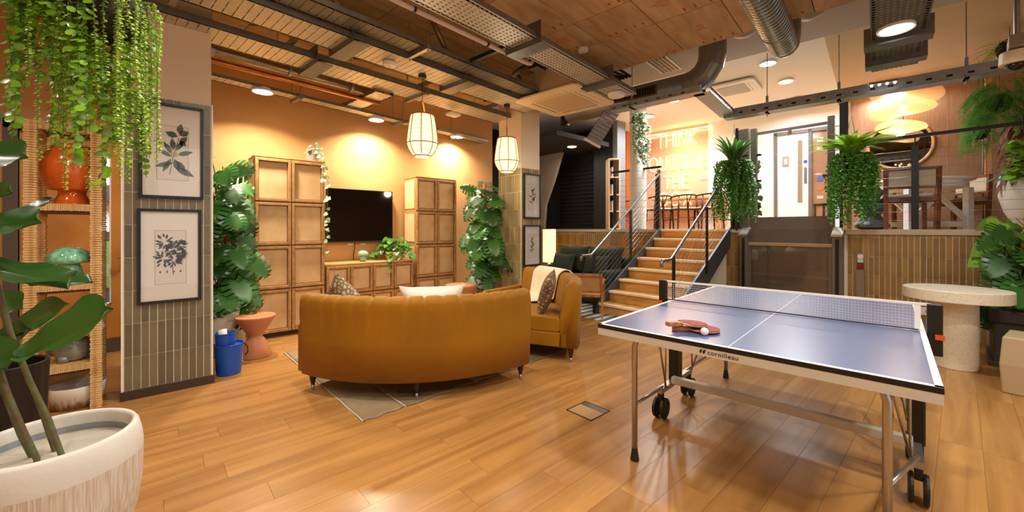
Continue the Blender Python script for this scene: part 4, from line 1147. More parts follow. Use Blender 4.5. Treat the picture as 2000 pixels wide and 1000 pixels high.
# ------------------------------------------------------------------ bar chairs in front of the sign
M_chair = mat('dark_stained_beech', '#2a1a14', .4); M_pad = mat('pale_seat_pad', '#e6d6bc', .8)
def bar_chair(label, loc, rz):
    t = thing('bow_back_chair', label, 'chair', loc, rz, 'bow-backed chairs below the neon sign')
    # faces +y; the bow opens to the front
    bow = [(.26 * math.cos(a_), -.02 - .25 * math.sin(a_) * 1.0, .70 + .04 * math.sin(a_)) for a_ in [i * PI / 12 for i in range(13)]]
    MB().tube(bow, .019, 8).build('bow', M_chair, t, smooth=True)
    MB().box(-.21, -.20, .42, .21, .21, .445).build('seat_frame', M_chair, t, bevel=.006)
    MB().box(-.20, -.19, .445, .20, .20, .475).build('seat_pad', M_pad, t, bevel=.012)
    for sx_ in (-1, 1):
        MB().tube([(sx_ * .22, .19, 0), (sx_ * .20, .18, .44)], [.016, .020], 8).build('leg', M_chair, t, smooth=True)
        MB().tube([(sx_ * .23, -.22, 0), (sx_ * .21, -.20, .44), (sx_ * .185, -.185, .73)], [.016, .021, .015], 8).build('leg', M_chair, t, smooth=True)
        MB().tube([(sx_ * .21, .185, .2), (sx_ * .215, -.205, .22)], .008, 6).build('stretcher', M_chair, t, smooth=True)
    MB().tube([(-.21, -.205, .25), (.21, -.205, .25)], .008, 6).build('stretcher', M_chair, t, smooth=True)
    MB().prism([(-.02, -.20), (.02, -.20), (.02, -.19), (-.02, -.19)], .44, .58).build('splat', M_chair, t)
    MB().tube([(-.01, -.2, .56), (-.05, -.25, .73)], .010, 6).tube([(.01, -.2, .56), (.05, -.25, .73)], .010, 6).build('splat_fork', M_chair, t, smooth=True)
    return t
facing = -YAW
for i, (px_, D_, lab) in enumerate(((1287, 9.1, 'dark bow-backed chair under the neon sign, partly behind the stair rail post'), (1335, 8.8, 'dark bow-backed chair under the neon sign, middle of three'), (1383, 8.5, 'dark bow-backed chair under the neon sign, nearest the hanging fern'))):
    p = ond(px_, 447, D_); bar_chair(lab, (p.x, p.y, PZ), facing + .15 - .1 * i)
p = ond(1221, 447, 10.4); q = bar_chair('dark bow-backed chair between the bookshelf and the white round pillar', (p.x, p.y, PZ), facing + 1.2)
# table behind the chairs
p = ond(1345, 447, 9.55); tb = thing('long_table', 'timber table standing behind the bow-backed chairs', 'table', (p.x, p.y, PZ), GR)
MB().box(-.25, -.8, .70, .25, .8, .74).build('tabletop', M_doorwood, tb, bevel=.004)
for x in (-.2, .2):
    for y in (-.7, .7): MB().box(x - .03, y - .03, 0, x + .03, y + .03, .70).build('leg', M_doorwood, tb)

# ------------------------------------------------------------------ white round pillar with hung basket, bookshelf, plant wall
p = ond(1246, 447, 8.3)
wp = struct('pillar', (p.x, p.y, PZ))
R_ = .168
MB().lathe([(R_ - .004, 0), (R_ - .004, UZ - PZ)], 28).build('mortar', M_cream, wp, smooth=True)
for k in range(17):
    z = k * .147
    MB().lathe([(R_ - .003, z + .004), (R_, z + .009), (R_, z + .138), (R_ - .003, z + .143)], 28).build('course', mat('white_brick_paint', '#e8e6e0', .55), wp, smooth=False)
bs = thing('bookshelf', 'narrow pale wood bookshelf against the orange wall', 'shelf', tuple(ond(1197, 447, 9.3)), -YAW + .0)
bs.location.z = PZ
M_pale = mat('pale_ply', '#e4c39c', .5); M_pink = mat('shelf_back', '#b99684', .7)
for x in (-.12, .12): MB().box(x - .012, -.15, 0, x + .012, .15, 1.62).build('side_panel', M_pale, bs)
for z in (.0, .40, .78, 1.18, 1.60): MB().box(-.12, -.15, z, .12, .15, z + .025).build('shelf_board', M_pale, bs)
MB().box(-.12, .13, 0, .12, .15, 1.62).build('back_panel', M_pink, bs)
for z, nb_ in ((.42, 2), (.80, 3), (1.2, 2)):
    for k in range(nb_):
        b = MB().box(-.016, -.10, 0, .016, .08, .20 + .03 * (k % 2)).build('book', mat('book_%d' % k, ('#7a5548', '#c9b49a', '#4d5a66')[k], .7), None)
        b.location = bs.matrix_basis @ Vector((-.075 + k * .04, 0, z + .005)) if False else (bs.location + Vector((math.cos(-YAW) * (-.075 + k * .04), math.sin(-YAW) * (-.075 + k * .04), z + .004)))
        b.rotation_euler = (0, 0, -YAW)
        tag(b, ('brown', 'cream', 'slate')[k] + ' book standing on the ' + {.42: 'second', .80: 'third', 1.2: 'fourth'}[z] + ' shelf up of the pale bookshelf', 'book', 'books on the bookshelf')

# ------------------------------------------------------------------ dining corner
M_dt = mat('dining_white_paint', '#e4ecf2', .4)
p = ond(1785, 447, 6.25)
dt = thing('dining_table', 'round pale blue-white dining table with crossed trestle legs', 'table', (p.x, p.y, PZ), -YAW)
MB().lathe([(.60, .715), (.64, .725), (.645, .745), (.63, .755)], 56).build('tabletop', M_dt, dt, bevel=.002)
MB().lathe([(.57, .62), (.575, .63), (.575, .715)], 56).build('apron', M_dt, dt)
for sx_ in (-1, 1):
    for sy_ in (-1, 1): MB().box(sx_ * .44 - .04, sy_ * .36 - .04, 0, sx_ * .44 + .04, sy_ * .36 + .04, .62).build('leg', M_dt, dt)
for sy_ in (-1, 1):
    MB().beam((-.44, sy_ * .36, .12), (0, sy_ * .36, .50), .04, .06).build('brace', M_dt, dt); MB().beam((.44, sy_ * .36, .12), (0, sy_ * .36, .50), .04, .06).build('brace', M_dt, dt)
    MB().beam((-.44, sy_ * .36, .08), (.44, sy_ * .36, .08), .05, .08).build('foot_rail', M_dt, dt)
M_dch = wood('dining_chair_wood', '#5f3520', '#8a5433', sx=10, sy=10, rough=.4, objvar=.05); M_dpad = mat('dining_chair_cloth', '#cbbda9', .8)
def dining_chair(label, loc, rz):
    t = thing('dining_chair', label, 'chair', loc, rz, 'dining chairs on the raised floor')   # faces +y
    for sx_ in (-1, 1):
        MB().beam((sx_ * .25, -.24, 0), (sx_ * .26, -.27, .84), .05, .05).build('back_post', M_dch, t, bevel=.004)
        MB().box(sx_ * .25 - .025, .21, 0, sx_ * .25 + .025, .26, .42).build('leg', M_dch, t, bevel=.004)
        MB().box(sx_ * .25 - .02, -.22, .38, sx_ * .25 + .02, .22, .44).build('side_rail', M_dch, t)
    MB().box(-.25, -.27, .38, .25, -.22, .44).build('back_rail', M_dch, t); MB().box(-.25, .21, .38, .25, .26, .44).build('front_rail', M_dch, t)
    MB().box(-.24, -.29, .80, .24, -.245, .84).build('top_rail', M_dch, t); MB().box(-.24, -.285, .55, .24, -.245, .58).build('lower_rail', M_dch, t)
    MB().box(-.235, -.285, .58, .235, -.25, .80).build('back_pad', M_dpad, t, bevel=.01); MB().box(-.24, -.21, .44, .24, .22, .48).build('seat_pad', M_dpad, t, bevel=.015)
p = ond(1768, 447, 5.62); dining_chair('brown dining chair seen from behind, before the round table', (p.x, p.y, PZ), -YAW - .55)
p = ond(1862, 447, 6.35); dining_chair('brown dining chair at the far edge of the round table, its slanted back showing', (p.x, p.y, PZ), -YAW + 1.5)
p = ond(1745, 447, 6.95); dining_chair('brown dining chair across the round table, glimpsed under it', (p.x, p.y, PZ), -YAW + PI)
# striped vase / grey ornament beside the fern
p = ond(1702, 447, 5.75)
sv = thing('ripple_vase', 'large blue-grey stepped vase on the floor beside the hanging fern', 'vase', (p.x, p.y, PZ))
MB().lathe([(.13, 0), (.20, .03), (.20, .07), (.10, .20), (.105, .21), (.17, .29), (.17, .31), (.09, .44), (.095, .45), (.14, .52), (.14, .54), (.07, .62)], 32).build('body', mat('vase_blue_grey', '#626a74', .35, var=.2, scale=5), sv, smooth=False, bevel=.004)
# table flowers
p = ond(1765, 447, 6.25)
fv = thing('flower_jar', 'glass jar of small white flowers on the round dining table', 'vase', (p.x, p.y, PZ + .756))
MB().lathe([(.035, 0), (.04, .01), (.038, .10), (.03, .12)], 16).build('jar', M_glass, fv, smooth=True)
r_ = random.Random(4); m = MB(); m2 = MB()
for k in range(16):
    a_ = r_.uniform(0, 6.28); e = Vector((.13 * math.cos(a_) * r_.random(), .13 * math.sin(a_) * r_.random(), .16 + .12 * r_.random()))
    m.tube([(0, 0, .02), e], .002, 4); m2.ball(e, .016, 6, 4)
m.build('stems', mat('stem_green', '#5e7a49', .6), fv, stuff=True); m2.build('blossoms', mat('blossom_white', '#e9ead9', .7), fv, stuff=True)
# mirror and layered wicker pendant
p = C(UW - .02, 0, 0)
def upw(px, py, back=0.0):
    d = ray(px, py); q = math.cos(GR) * d.x + math.sin(GR) * d.y; t = (UW - back) / q
    return Vector((d.x * t, d.y * t, EYE + d.z * t))
mc = upw(1757, 283, .03)
mi = thing('wall_mirror', 'round wicker-framed mirror on the grasscloth wall behind the pendant', 'mirror', tuple(mc), GR)
rg = MB()
rg.tube([(0, .43 * math.cos(i * PI / 24), .43 * math.sin(i * PI / 24)) for i in range(48)], .025, 8, closed=True); rg.build('frame', weave('wicker_rim', '#9c7148', '#e0b988', 60, 60), mi, smooth=True)
ml = MB(); ml.poly([(0, .42 * math.cos(i * PI / 24), .42 * math.sin(i * PI / 24)) for i in range(48)]); ml.build('glass_face', mat('mirror_glass', '#8f8a86', .03, metal=1.0), mi)
M_wick = None
def wicker():
    m, nt, b = base('wicker_pendant'); L = nt.links
    tl_ = nd(nt, 'ShaderNodeBsdfTranslucent'); tl_.inputs[0].default_value = lin('#f0d3a4')
    df = nd(nt, 'ShaderNodeBsdfDiffuse'); df.inputs[0].default_value = lin('#e6c594')
    mx = nd(nt, 'ShaderNodeMixShader'); mx.inputs[0].default_value = .55; L.new(df.outputs[0], mx.inputs[1]); L.new(tl_.outputs[0], mx.inputs[2])
    tr = nd(nt, 'ShaderNodeBsdfTransparent')
    tc = nd(nt, 'ShaderNodeTexCoord'); w_ = nd(nt, 'ShaderNodeTexWave', wave_type='RINGS', rings_direction='Z'); w_.inputs['Scale'].default_value = 28; w_.inputs['Distortion'].default_value = 1.5
    L.new(tc.outputs['Object'], w_.inputs['Vector'])
    mm = nd(nt, 'ShaderNodeMath', operation='GREATER_THAN'); mm.inputs[1].default_value = .82; L.new(w_.outputs['Fac'], mm.inputs[0])
    m2 = nd(nt, 'ShaderNodeMixShader'); L.new(mm.outputs[0], m2.inputs[0]); L.new(mx.outputs[0], m2.inputs[1]); L.new(tr.outputs[0], m2.inputs[2])
    L.new(m2.outputs[0], nt.nodes['Material Output'].inputs['Surface']); return m
M_wick = wicker()
pc = ond(1764, 250, 6.9)
pd = thing('wicker_pendant', 'large layered wicker pendant lamp over the dining table', 'pendant lamp', (pc.x, pc.y, pc.z - .15))
def cloud(z, r, ph, amp, tilt=0.0):
    m = MB()
    for sg, k_ in ((1, .34), (-1, .24)):
        def fn(u, v):
            a_ = v * 2 * PI; rr_ = r * u * (1 + .10 * math.sin(3 * a_ + ph) + .05 * math.sin(5 * a_ + ph * 2))
            return (rr_ * math.cos(a_), rr_ * math.sin(a_), z + sg * k_ * r * math.sqrt(max(0, 1 - u ** 2.4)) + amp * u * math.sin(2 * a_ + ph) + tilt * rr_ * math.cos(a_ - 2.3))
        m.grid(fn, 12, 48)
    return m
cloud(.74, .47, .4, .05, .16).build('upper_shade', M_wick, pd, smooth=True); cloud(.46, .40, 1.9, .05, -.14).build('middle_shade', M_wick, pd, smooth=True); cloud(.16, .32, 3.3, .04, .12).build('lower_shade', M_wick, pd, smooth=True)
MB().tube([(0, 0, .2), (0, 0, UZ - pc.z + .15)], .006, 6).build('cord', M_black, pd)
MB().ball((0, 0, .50), .05, 12, 8).build('bulb', emit('bulb_glow', '#ffe2b0', 6.0), pd, smooth=True)
lamp('pendant_bulb', 'POINT', (pc.x, pc.y, pc.z + .30), 15, WARM, size=.08)
lamp('pendant_bulb_low', 'POINT', (pc.x, pc.y, pc.z + .05), 9, WARM, size=.06)
# wall speaker, orange corner post, conduit
p = upw(1880, 390, .06)
sp = thing('wall_light', 'dark bullet-shaped fitting with pale cap on the grasscloth wall', 'wall light', tuple(p), GR)
MB().lathe([(.0, -.16), (.05, -.155), (.06, -.14), (.06, .02)], 18).build('lower_shell', M_black, sp, smooth=True); MB().lathe([(.06, .02), (.062, .06), (.05, .12), (.02, .16), (0, .165)], 18).build('cap', M_galv, sp, smooth=True)
MB().box(.02, -.03, -.1, .058, .03, .1).build('bracket', M_black, sp)
p = upw(1931, 440, .5)
co = struct('trim_1', (p.x, p.y, PZ), GR)
MB().box(0, -.03, 0, .1, .03, UZ - PZ).build('corner_post', mat('post_pale_orange', '#d79b6a', .6), co); 
MB().tube([(-.01, .06, 0), (-.01, .06, UZ - PZ)], .012, 8).build('conduit', M_galv, co, smooth=True); MB().box(-.03, .03, .42, .0, .09, .52).build('junction_box', M_galv, co)

p = ond(1655, 447, 5.62)
tp_ = thing('slotted_post', 'pale timber post with bored holes standing beneath the bright hanging fern', 'post', (p.x, p.y, PZ), -YAW)
MB().box(-.035, -.035, 0, .035, .035, .78).build('shaft', mat('pale_timber_post', '#d8ae7c', .6, var=.1, scale=6), tp_, bevel=.003)
m = MB(); r_ = random.Random(3)
for k in range(9): m.tube([(r_.uniform(-.015, .015), -.0345, .08 + k * .075), (0, -.037, .08 + k * .075)], .008, 8)
m.build('bored_holes', M_darkbrown, tp_, stuff=True)
# ------------------------------------------------------------------ cable trays
def rods(t, pts, ztop, r=.004):
    for (x, y, z) in pts: MB().tube([(x, y, z), (x, y, ztop)], r, 6).build('hanger_rod', M_galv, t)
M_railz = mat('tray_rail_zinc', '#8a8a86', .4, metal=.6, var=.15, scale=10)
M_brk = mat('bracket_zinc', '#75787a', .4, metal=.6, var=.2, scale=12)
def tray(label, u0, u1, v0, v1, z, kind='slat', rim=.055, hang=None, ztop=CZ, rz=None, base_=None, m=None):
    m = m or M_tray
    L_ = u1 - u0; W = v1 - v0
    loc = C(u0, v0, z) if base_ is None else base_
    t = thing('cable_tray', label, 'cable tray', tuple(loc), GR if rz is None else rz)
    b = MB()
    if kind == 'slat':
        n = int(L_ / .07)
        for k in range(n): b.box(k * .07 + .002, .004, 0, k * .07 + .0655, W - .004, .004)
        for y in (W * .33, W * .66): b.box(0, y - .012, .002, L_, y + .012, .006)
    else:
        n = int(L_ / .05)
        for k in range(n): b.box(k * .05, .0, 0, k * .05 + .028, W, .003)
        q = int(W / .036)
        for k in range(q + 1): b.box(0, k * W / q - .0125, .0005, L_, k * W / q + .0125, .0035)
    b.build('perforated_bed', m, t, stuff=True)
    for y in (0, W):
        s = 1 if y == 0 else -1
        f = MB().box(0, y, 0, L_, y + s * .003, rim).box(0, y, rim - .003, L_, y + s * .018, rim).box(0, y, 0, L_, y + s * .02, .003)
        f.build('side_rail', M_railz, t)
    if hang:
        for x in hang:
            MB().box(x - .02, -.05, -.042, x + .02, W + .05, -.002).build('cross_bracket', M_galv, t)
            for y in (-.03, W + .03): MB().tube([(x, y, -.06), (x, y, ztop - z)], .005, 6).build('hanger_rod', M_galv, t)
    return t
def box_bracket(t, x, W, h0, h1, d=.16):
    m = MB()
    m.box(x, -.06, h0, x + .004, W + .06, h1).box(x, -.06, h0, x + d, W + .06, h0 + .004)
    m.build('plate_bracket', M_brk, t)
tA = tray('wide dotted cable tray crossing the plywood ceiling, beside a white conduit', .2, 4.87, 2.275, 2.592, 3.1, 'perf', .06, [1.0])
box_bracket(tA, 2.62, .317, -.05, .15); box_bracket(tA, 3.95, .317, -.03, .15)
tB = tray('broad ribbed cable tray carrying the nearer lantern', -.6, 4.55, 3.50, 3.89, 3.1, 'slat', .05, [1.1])
box_bracket(tB, 2.28, .39, -.05, .14); box_bracket(tB, 3.62, .39, -.05, .14)
tB2 = tray('dark narrow cable tray running against the broad ribbed tray', -.6, 4.6, 3.22, 3.47, 3.14, 'slat', .05, [2.9], m=mat('tray_steel_dark', '#77756f', .45, metal=.7, var=.15, scale=12))
tC = tray('ribbed cable tray next to the copper pipe', -.4, 4.9, 4.20, 4.60, 3.1, 'slat', .06, [.6, 3.4])
box_bracket(tC, 2.05, .40, -.05, .13)
# low tray holding the downlights in front of the tan wall, turned a little
dA, dB = Vector((.45, 5.36, 3.03)), Vector((4.75, 6.0, 3.03))
rD = math.atan2(dB.y - dA.y, dB.x - dA.x)
tD = tray('slim ribbed cable tray holding downlights along the tan wall', 0, (dB - dA).length, 0, .20, 3.03, 'slat', .03, [.9, 2.4, 3.6], rz=rD, base_=dA)
tX = tray('short cross tray linking the copper pipe run to the downlight tray', 0, 1.05, 0, .26, 3.06, 'slat', .04, rz=GR + PI / 2, base_=C(2.75, 4.55, 3.06))
# rubbly conduits and pipes between trays
cpz = thing('copper_pipe', 'copper pipe run along the ribbed tray above the tan wall', 'pipe', tuple(C(-.2, 4.90, 3.05)), GR)
M_copper = mat('copper', '#c07a42', .3, metal=.95, var=.15, scale=10); M_pipegalv = mat('pipe_galv_warm', '#a6927a', .35, metal=.85, var=.2, scale=15)
MB().tube([(0, 0, 0), (2.95, 0, 0)], .028, 12).build('pipe', M_copper, cpz, smooth=True); 
gp = thing('steel_pipe', 'lagged steel pipe directly above the copper pipe', 'pipe', tuple(C(-.2, 4.80, 3.12)), GR)
MB().tube([(0, 0, 0), (2.95, 0, 0)], .05, 14).build('pipe', M_pipegalv, gp, smooth=True)
for k in range(4): MB().tube([(.4 + k * .7, 0, -.002), (.43 + k * .7, 0, -.002)], .056, 14).build('clip', M_galv, gp); MB().tube([(.415 + k * .7, 0, .05), (.415 + k * .7, 0, CZ - 3.12)], .004, 6).build('hanger_rod', M_galv, gp)
for i, (v, z, r) in enumerate(((4.05, 3.2, .022), (3.98, 3.23, .018), (4.12, 3.25, .03))):
    c_ = thing('conduit', ('thin lower', 'thin upper', 'thick')[i] + ' steel conduit seen in the gap between two ribbed trays', 'conduit', tuple(C(-.4, v, z)), GR)
    MB().tube([(0, 0, 0), (5.0, 0, 0)], r, 8).build('pipe', M_pipegalv, c_, smooth=True)
    for k in range(5): MB().box(.5 + k * .95, -.04, -.03, .53 + k * .95, .04, .03).build('clip', M_black, c_)
wc = thing('white_conduit', 'white plastic conduit beside the wide dotted tray, bent at its end', 'conduit', tuple(C(.2, 2.69, 3.10)), GR)
MB().tube([(0, 0, 0), (3.0, 0, 0), (3.05, .0, .012), (3.09, 0, .06), (3.10, 0, .3)], .02, 10).build('pipe', mat('conduit_pinkwhite', '#d8c6bb', .4), wc, smooth=True)
for x in (.6, 1.6, 2.4): MB().tube([(x, 0, -.0), (x + .02, 0, 0)], .026, 10).build('clip', M_black, wc)
sb_ = thing('strut_bar', 'black slotted strut bridging between the dotted tray and the ribbed tray', 'strut', tuple(C(2.89, 2.6, 3.16)), GR)
MB().box(-.02, 0, 0, .02, .62, .04).build('channel', M_black, sb_); rods(sb_, [(0, .1, .02), (0, .5, .02)], CZ - 3.16)
for i, (u, v0, v1) in enumerate(((1.45, 3.25, 4.75), (3.0, 3.2, 4.7), (4.2, 3.2, 4.7))):
    s_b = thing('strut_bar', ('first', 'second', 'third')[i] + ' slotted strut over the ribbed trays, counting from the near column', 'strut', tuple(C(u, v0, 3.19)), GR)
    MB().box(-.02, 0, 0, .02, v1 - v0, .04).build('channel', M_galv, s_b); rods(s_b, [(0, .1, .02), (0, v1 - v0 - .1, .02)], CZ - 3.19)
vp_ = thing('drop_pipe', 'slanting steel drop pipe between the plywood ceiling and the dark narrow tray', 'pipe', tuple(onz(845, 40, 3.48)))
MB().tube([(0, 0, 0), tuple(onz(876, 112, 3.2) - onz(845, 40, 3.48))], .03, 12).build('pipe', M_pipegalv, vp_, smooth=True)
# right-hand trays
tE = tray('grey-green cable tray overhead at the far right, carrying a round downlight', 2.2, 5.95, -.315, .02, 3.1, 'perf', .05, [1.2], ztop=UZ, m=mat('tray_greygreen', '#6f746a', .5, metal=.5, var=.2, scale=9))
for x in (2.75, 3.35): box_bracket(tE, x, .335, -.05, .12)
M_ld = mat('tray_zinc', '#a3aaae', .4, metal=.4, var=.25, scale=18)
def solid_tray(label, u0, v0, u1, v1, z, h=.12, ztop=UZ, hang=()):
    p, q = C(u0, v0, z), C(u1, v1, z)
    L_ = (q - p).length; a_ = math.atan2(q.y - p.y, q.x - p.x)
    t = thing('cable_tray', label, 'cable tray', tuple(p), a_)
    MB().box(0, -.10, 0, L_, .10, .003).box(0, -.10, 0, L_, -.097, h).box(0, .097, 0, L_, .10, h).box(0, -.115, h - .003, L_, -.085, h).box(0, .085, h - .003, L_, .115, h).build('channel', M_ld, t)
    m = MB()
    for k in range(int(L_ / .16)):
        for sy in (-.1015, .1005): m.box(k * .16 + .05, sy, h * .3, k * .16 + .10, sy + .001, h * .5)
    m.build('slots', M_black, t, stuff=True)
    for x in hang:
        MB().tube([(x, 0, -.06), (x, 0, ztop - z)], .006, 6).build('hanger_rod', M_galv, t); MB().box(x - .02, -.13, .0, x + .02, .13, .03).build('cross_bracket', M_galv, t)
        MB().box(x - .015, -.02, h + .03, x + .015, .02, h + .12).build('hanger_clip', M_ld, t)
    return t
solid_tray('zinc cable tray hung above the lift gate and dining corner', 6.72, 1.70, 6.70, -1.9, 3.04, .12, UZ, (.55, 1.35, 2.45))
solid_tray('zinc cable tray before the orange-lit ceiling over the stairs', 5.33, 2.85, 5.33, 1.60, 3.08, .07, UZ, (.3,))
solid_tray('short diagonal zinc cable tray joining two others over the stairs', 5.33, 1.62, 6.72, 1.66, 3.08, .06)
lt_ = thing('cable_ladder', 'segmented grey cable ladder dropping towards the dark recess', 'cable tray', tuple(ond(1195, 217, 6.3)))
p0 = ond(1195, 217, 6.3); p1 = ond(1158, 277, 6.5); d_ = (p1 - p0)
sd = d_.cross(Vector((_s, _c, 0))).normalized()
for k in range(9):
    a_ = d_ * (k / 9); b_ = d_ * ((k + .86) / 9)
    MB().beam(a_, b_, .05, .24, (_c, -_s, 0)).build('rung_plate', mat('ladder_grey', '#8d8f90', .45, metal=.4), lt_)
MB().beam(d_, d_ + d_.normalized() * .04, .06, .30, (_c, -_s, 0)).build('end_cap', M_offwhite, lt_); MB().beam(d_ * -.04, d_ * -.0, .06, .26, (_c, -_s, 0)).build('end_cap', M_offwhite, lt_)

# ------------------------------------------------------------------ ducts
def corr(r, L_, pitch=.06):
    pr = []
    n = int(L_ / pitch)
    for k in range(n):
        z = k * pitch; pr += [(r, z), (r, z + pitch * .82), (r + .0035, z + pitch * .88), (r + .0035, z + pitch * .96)]
    pr.append((r, L_)); return pr
M_duct = mat('duct_spiral_steel', '#9aa0a0', .28, metal=.95, var=.12, scale=6)
du = thing('spiral_duct', 'large spiral steel duct running overhead towards the lift', 'duct', tuple(C(1.2, .70, 3.27)), GR)
b = MB().lathe(corr(.128, 3.70), 32)
b.v = [(z, y, -x) for x, y, z in b.v]; b.build('duct_run', M_duct, du, smooth=False)
el = [(3.70 + .20 * math.sin(t * PI / 8), 0, .20 - .20 * math.cos(t * PI / 8)) for t in range(5)]
MB().tube(el + [(3.90, 0, .63)], .129, 28).build('elbow', M_duct, du, smooth=True)
for x in (1.5, 3.3):
    MB().tube([(x, .131 * math.cos(i * PI / 14), .131 * math.sin(i * PI / 14)) for i in range(28)], .006, 6, closed=True).build('clamp_ring', M_galv, du)
    MB().tube([(x, 0, .13), (x, 0, UZ - 3.27 if x > 3 else CZ - 3.27)], .005, 6).build('hanger_rod', M_galv, du)
d2_ = thing('supply_duct', 'round steel supply duct with a grille, bending up beside the plywood ceiling edge', 'duct', tuple(C(5.75, 3.3, 3.36)), GR)
M_duct2 = mat('duct_plain_steel', '#9d9a94', .42, metal=.65, var=.15, scale=5)
MB().tube([(0, .6, 0), (0, -1.35, 0)], .17, 28).build('duct_run', M_duct2, d2_, smooth=True)
seg = [(0, -1.35 - .34 * math.sin(t * PI / 8), .34 - .34 * math.cos(t * PI / 8)) for t in range(5)]
MB().tube(seg + [(0, -1.69, .54)], .17, 20).build('segmented_elbow', M_duct2, d2_)
g_ = MB().box(-.185, -1.0, -.07, -.150, -.35, .06).build('grille_frame', mat('grille_brown', '#5b4a3a', .5), d2_)
m = MB()
for k in range(16): m.box(-.19, -.97 + k * .04, -.055, -.183, -.95 + k * .04, .045)
m.build('grille_slats', M_black, g_, stuff=True)
MB().box(-.04, .62, -.2, .04, .75, .1).build('end_damper', M_black, d2_)
for i, (u, v) in enumerate(((5.80, 1.27), (5.80, .60))):
    t = thing('duct_collar', ('dome-ended grey collar under the upper ceiling, left of the spiral duct', 'dome-ended grey collar under the upper ceiling, right of the spiral duct')[i], 'duct', tuple(onz(*((1453, 62), (1580, 26))[i], UZ - .06)), GR)
    MB().lathe([(.0, -.07), (.07, -.06), (.12, -.03), (.145, .01), (.147, .06)], 24).build('shell', mat('collar_grey', '#9c9a97', .4, metal=.5), t, smooth=True)
gv = thing('ceiling_grille', 'dark slotted air grille in the grey ceiling band above the supply duct', 'vent', tuple(C(6.1, 2.40, UZ - .02)), GR)
m = MB()
for k in range(5): m.box(-.30, -.12 + k * .055, -.01, .30, -.09 + k * .055, .0)
m.build('slats', M_black, gv, stuff=True); MB().box(-.33, -.15, 0, .33, .16, .02).build('frame', M_offwhite, gv)
# ------------------------------------------------------------------ air conditioners
M_cass = mat('cassette_beige', '#e9d5b4', .45)
def cassette(label, loc, rz, s, box_up, m1=M_cass):
    t = thing('air_conditioner', label, 'air conditioner', loc, rz)
    h = s / 2
    MB().prism([(-h + .06, -h), (h - .06, -h), (h, -h + .06), (h, h - .06), (h - .06, h), (-h + .06, h), (-h, h - .06), (-h, -h + .06)], 0, .035).build('panel', m1, t, bevel=.012)
    MB().box(-h * .58, -h * .58, -.006, h * .58, h * .58, .002).build('intake_grille', mat('cassette_grille', '#cdb48c', .5) if m1 is M_cass else mat('cassette_grille_grey', '#a7a19a', .5), t, bevel=.004)
    for k in range(4):
        a_ = k * PI / 2
        l = MB().box(-h * .55, h * .70, -.004, h * .55, h * .86, .004).build('louvre', m1, t); l.rotation_euler = (0, 0, a_)
        l2 = MB().box(-h * .56, h * .685, -.0045, h * .56, h * .70, .002).build('slot', M_darkbrown, l)
    MB().box(-h * .88, -h * .88, .035, h * .88, h * .88, .035 + box_up).build('casing', mat('casing_beige', '#b7a587', .6), t, bevel=.01)
    return t
cassette('beige ceiling air conditioner hanging between the trays over the sofas', tuple(C(4.50, 3.12, 3.08)), GR, 1.0, .30)
cassette('white ceiling air conditioner in the white ceiling above the stairs', tuple(C(7.9, 1.87, UZ - .058)), GR, .78, .02, M_offwhite)
bg = thing('service_box', 'black valve box with a hose beside the beige air conditioner', 'valve box', tuple(C(3.55, 2.80, 3.16)), GR)
MB().box(-.10, -.05, 0, .05, .09, .2).build('case', M_black, bg, bevel=.01); MB().tube([(0, .05, .1), (-.15, .12, .02), (-.12, .28, 0), (.1, .4, .04)], .028, 8).build('hose', M_black, bg, smooth=True)
# ------------------------------------------------------------------ smoke detectors, emergency lights, cameras
def det(label, loc, r=.07, cat='smoke detector'):
    t = thing('smoke_detector', label, cat, loc)
    MB().lathe([(r * .55, -.05), (r * .9, -.04), (r, -.02), (r, 0)], 24).build('body', M_offwhite, t, smooth=False, bevel=.003); MB().lathe([(.012, -.053), (.012, -.049)], 10).build('lens', mat('detector_lens', '#c7bfb0', .3), t); return t
det('round white detector under the broad ribbed tray', tuple(C(2.2, 3.72, 3.095)), .065)
det('white octagonal detector under the far end of the dotted tray', tuple(C(4.66, 2.44, 3.095)), .11)
det('small white detector on the plywood ceiling behind the dotted tray', tuple(C(4.05, 2.55, CZ)), .06)
em = thing('emergency_light', 'small white square emergency light under the ribbed trays beside the lanterns', 'light', tuple(onz(885, 221, 3.05)), GR)
MB().box(-.09, -.07, -.04, .09, .07, 0).build('case', M_offwhite, em, bevel=.01); MB().box(-.06, -.04, -.044, .06, .04, -.039).build('lens', mat('detector_lens', '#c7bfb0', .3), em)
cv = thing('security_camera', 'cream dome security camera hanging at the upper right', 'camera', tuple(ond(1985, 125, 3.6)))
MB().lathe([(.10, 0), (.105, .01), (.10, .11), (.06, .12)], 28).build('body', M_cass, cv, smooth=False, bevel=.004); MB().lathe([(0, -.055), (.03, -.05), (.055, -.03), (.07, .002)], 20).build('dome', mat('dome_dark', '#201d1a', .08), cv, smooth=True)
MB().box(-.18, -.05, .12, .10, .05, .22).build('bracket', M_galv, cv); MB().tube([(-.05, 0, .22), (-.05, 0, UZ - cv.location.z)], .02, 8).build('stem', M_galv, cv)
t4 = tray('sloping cable tray corner at the upper right above the dome camera', 0, 1.2, 0, .28, 3.0, 'perf', .05, rz=GR - 1.0, base_=ond(1950, 122, 4.6))

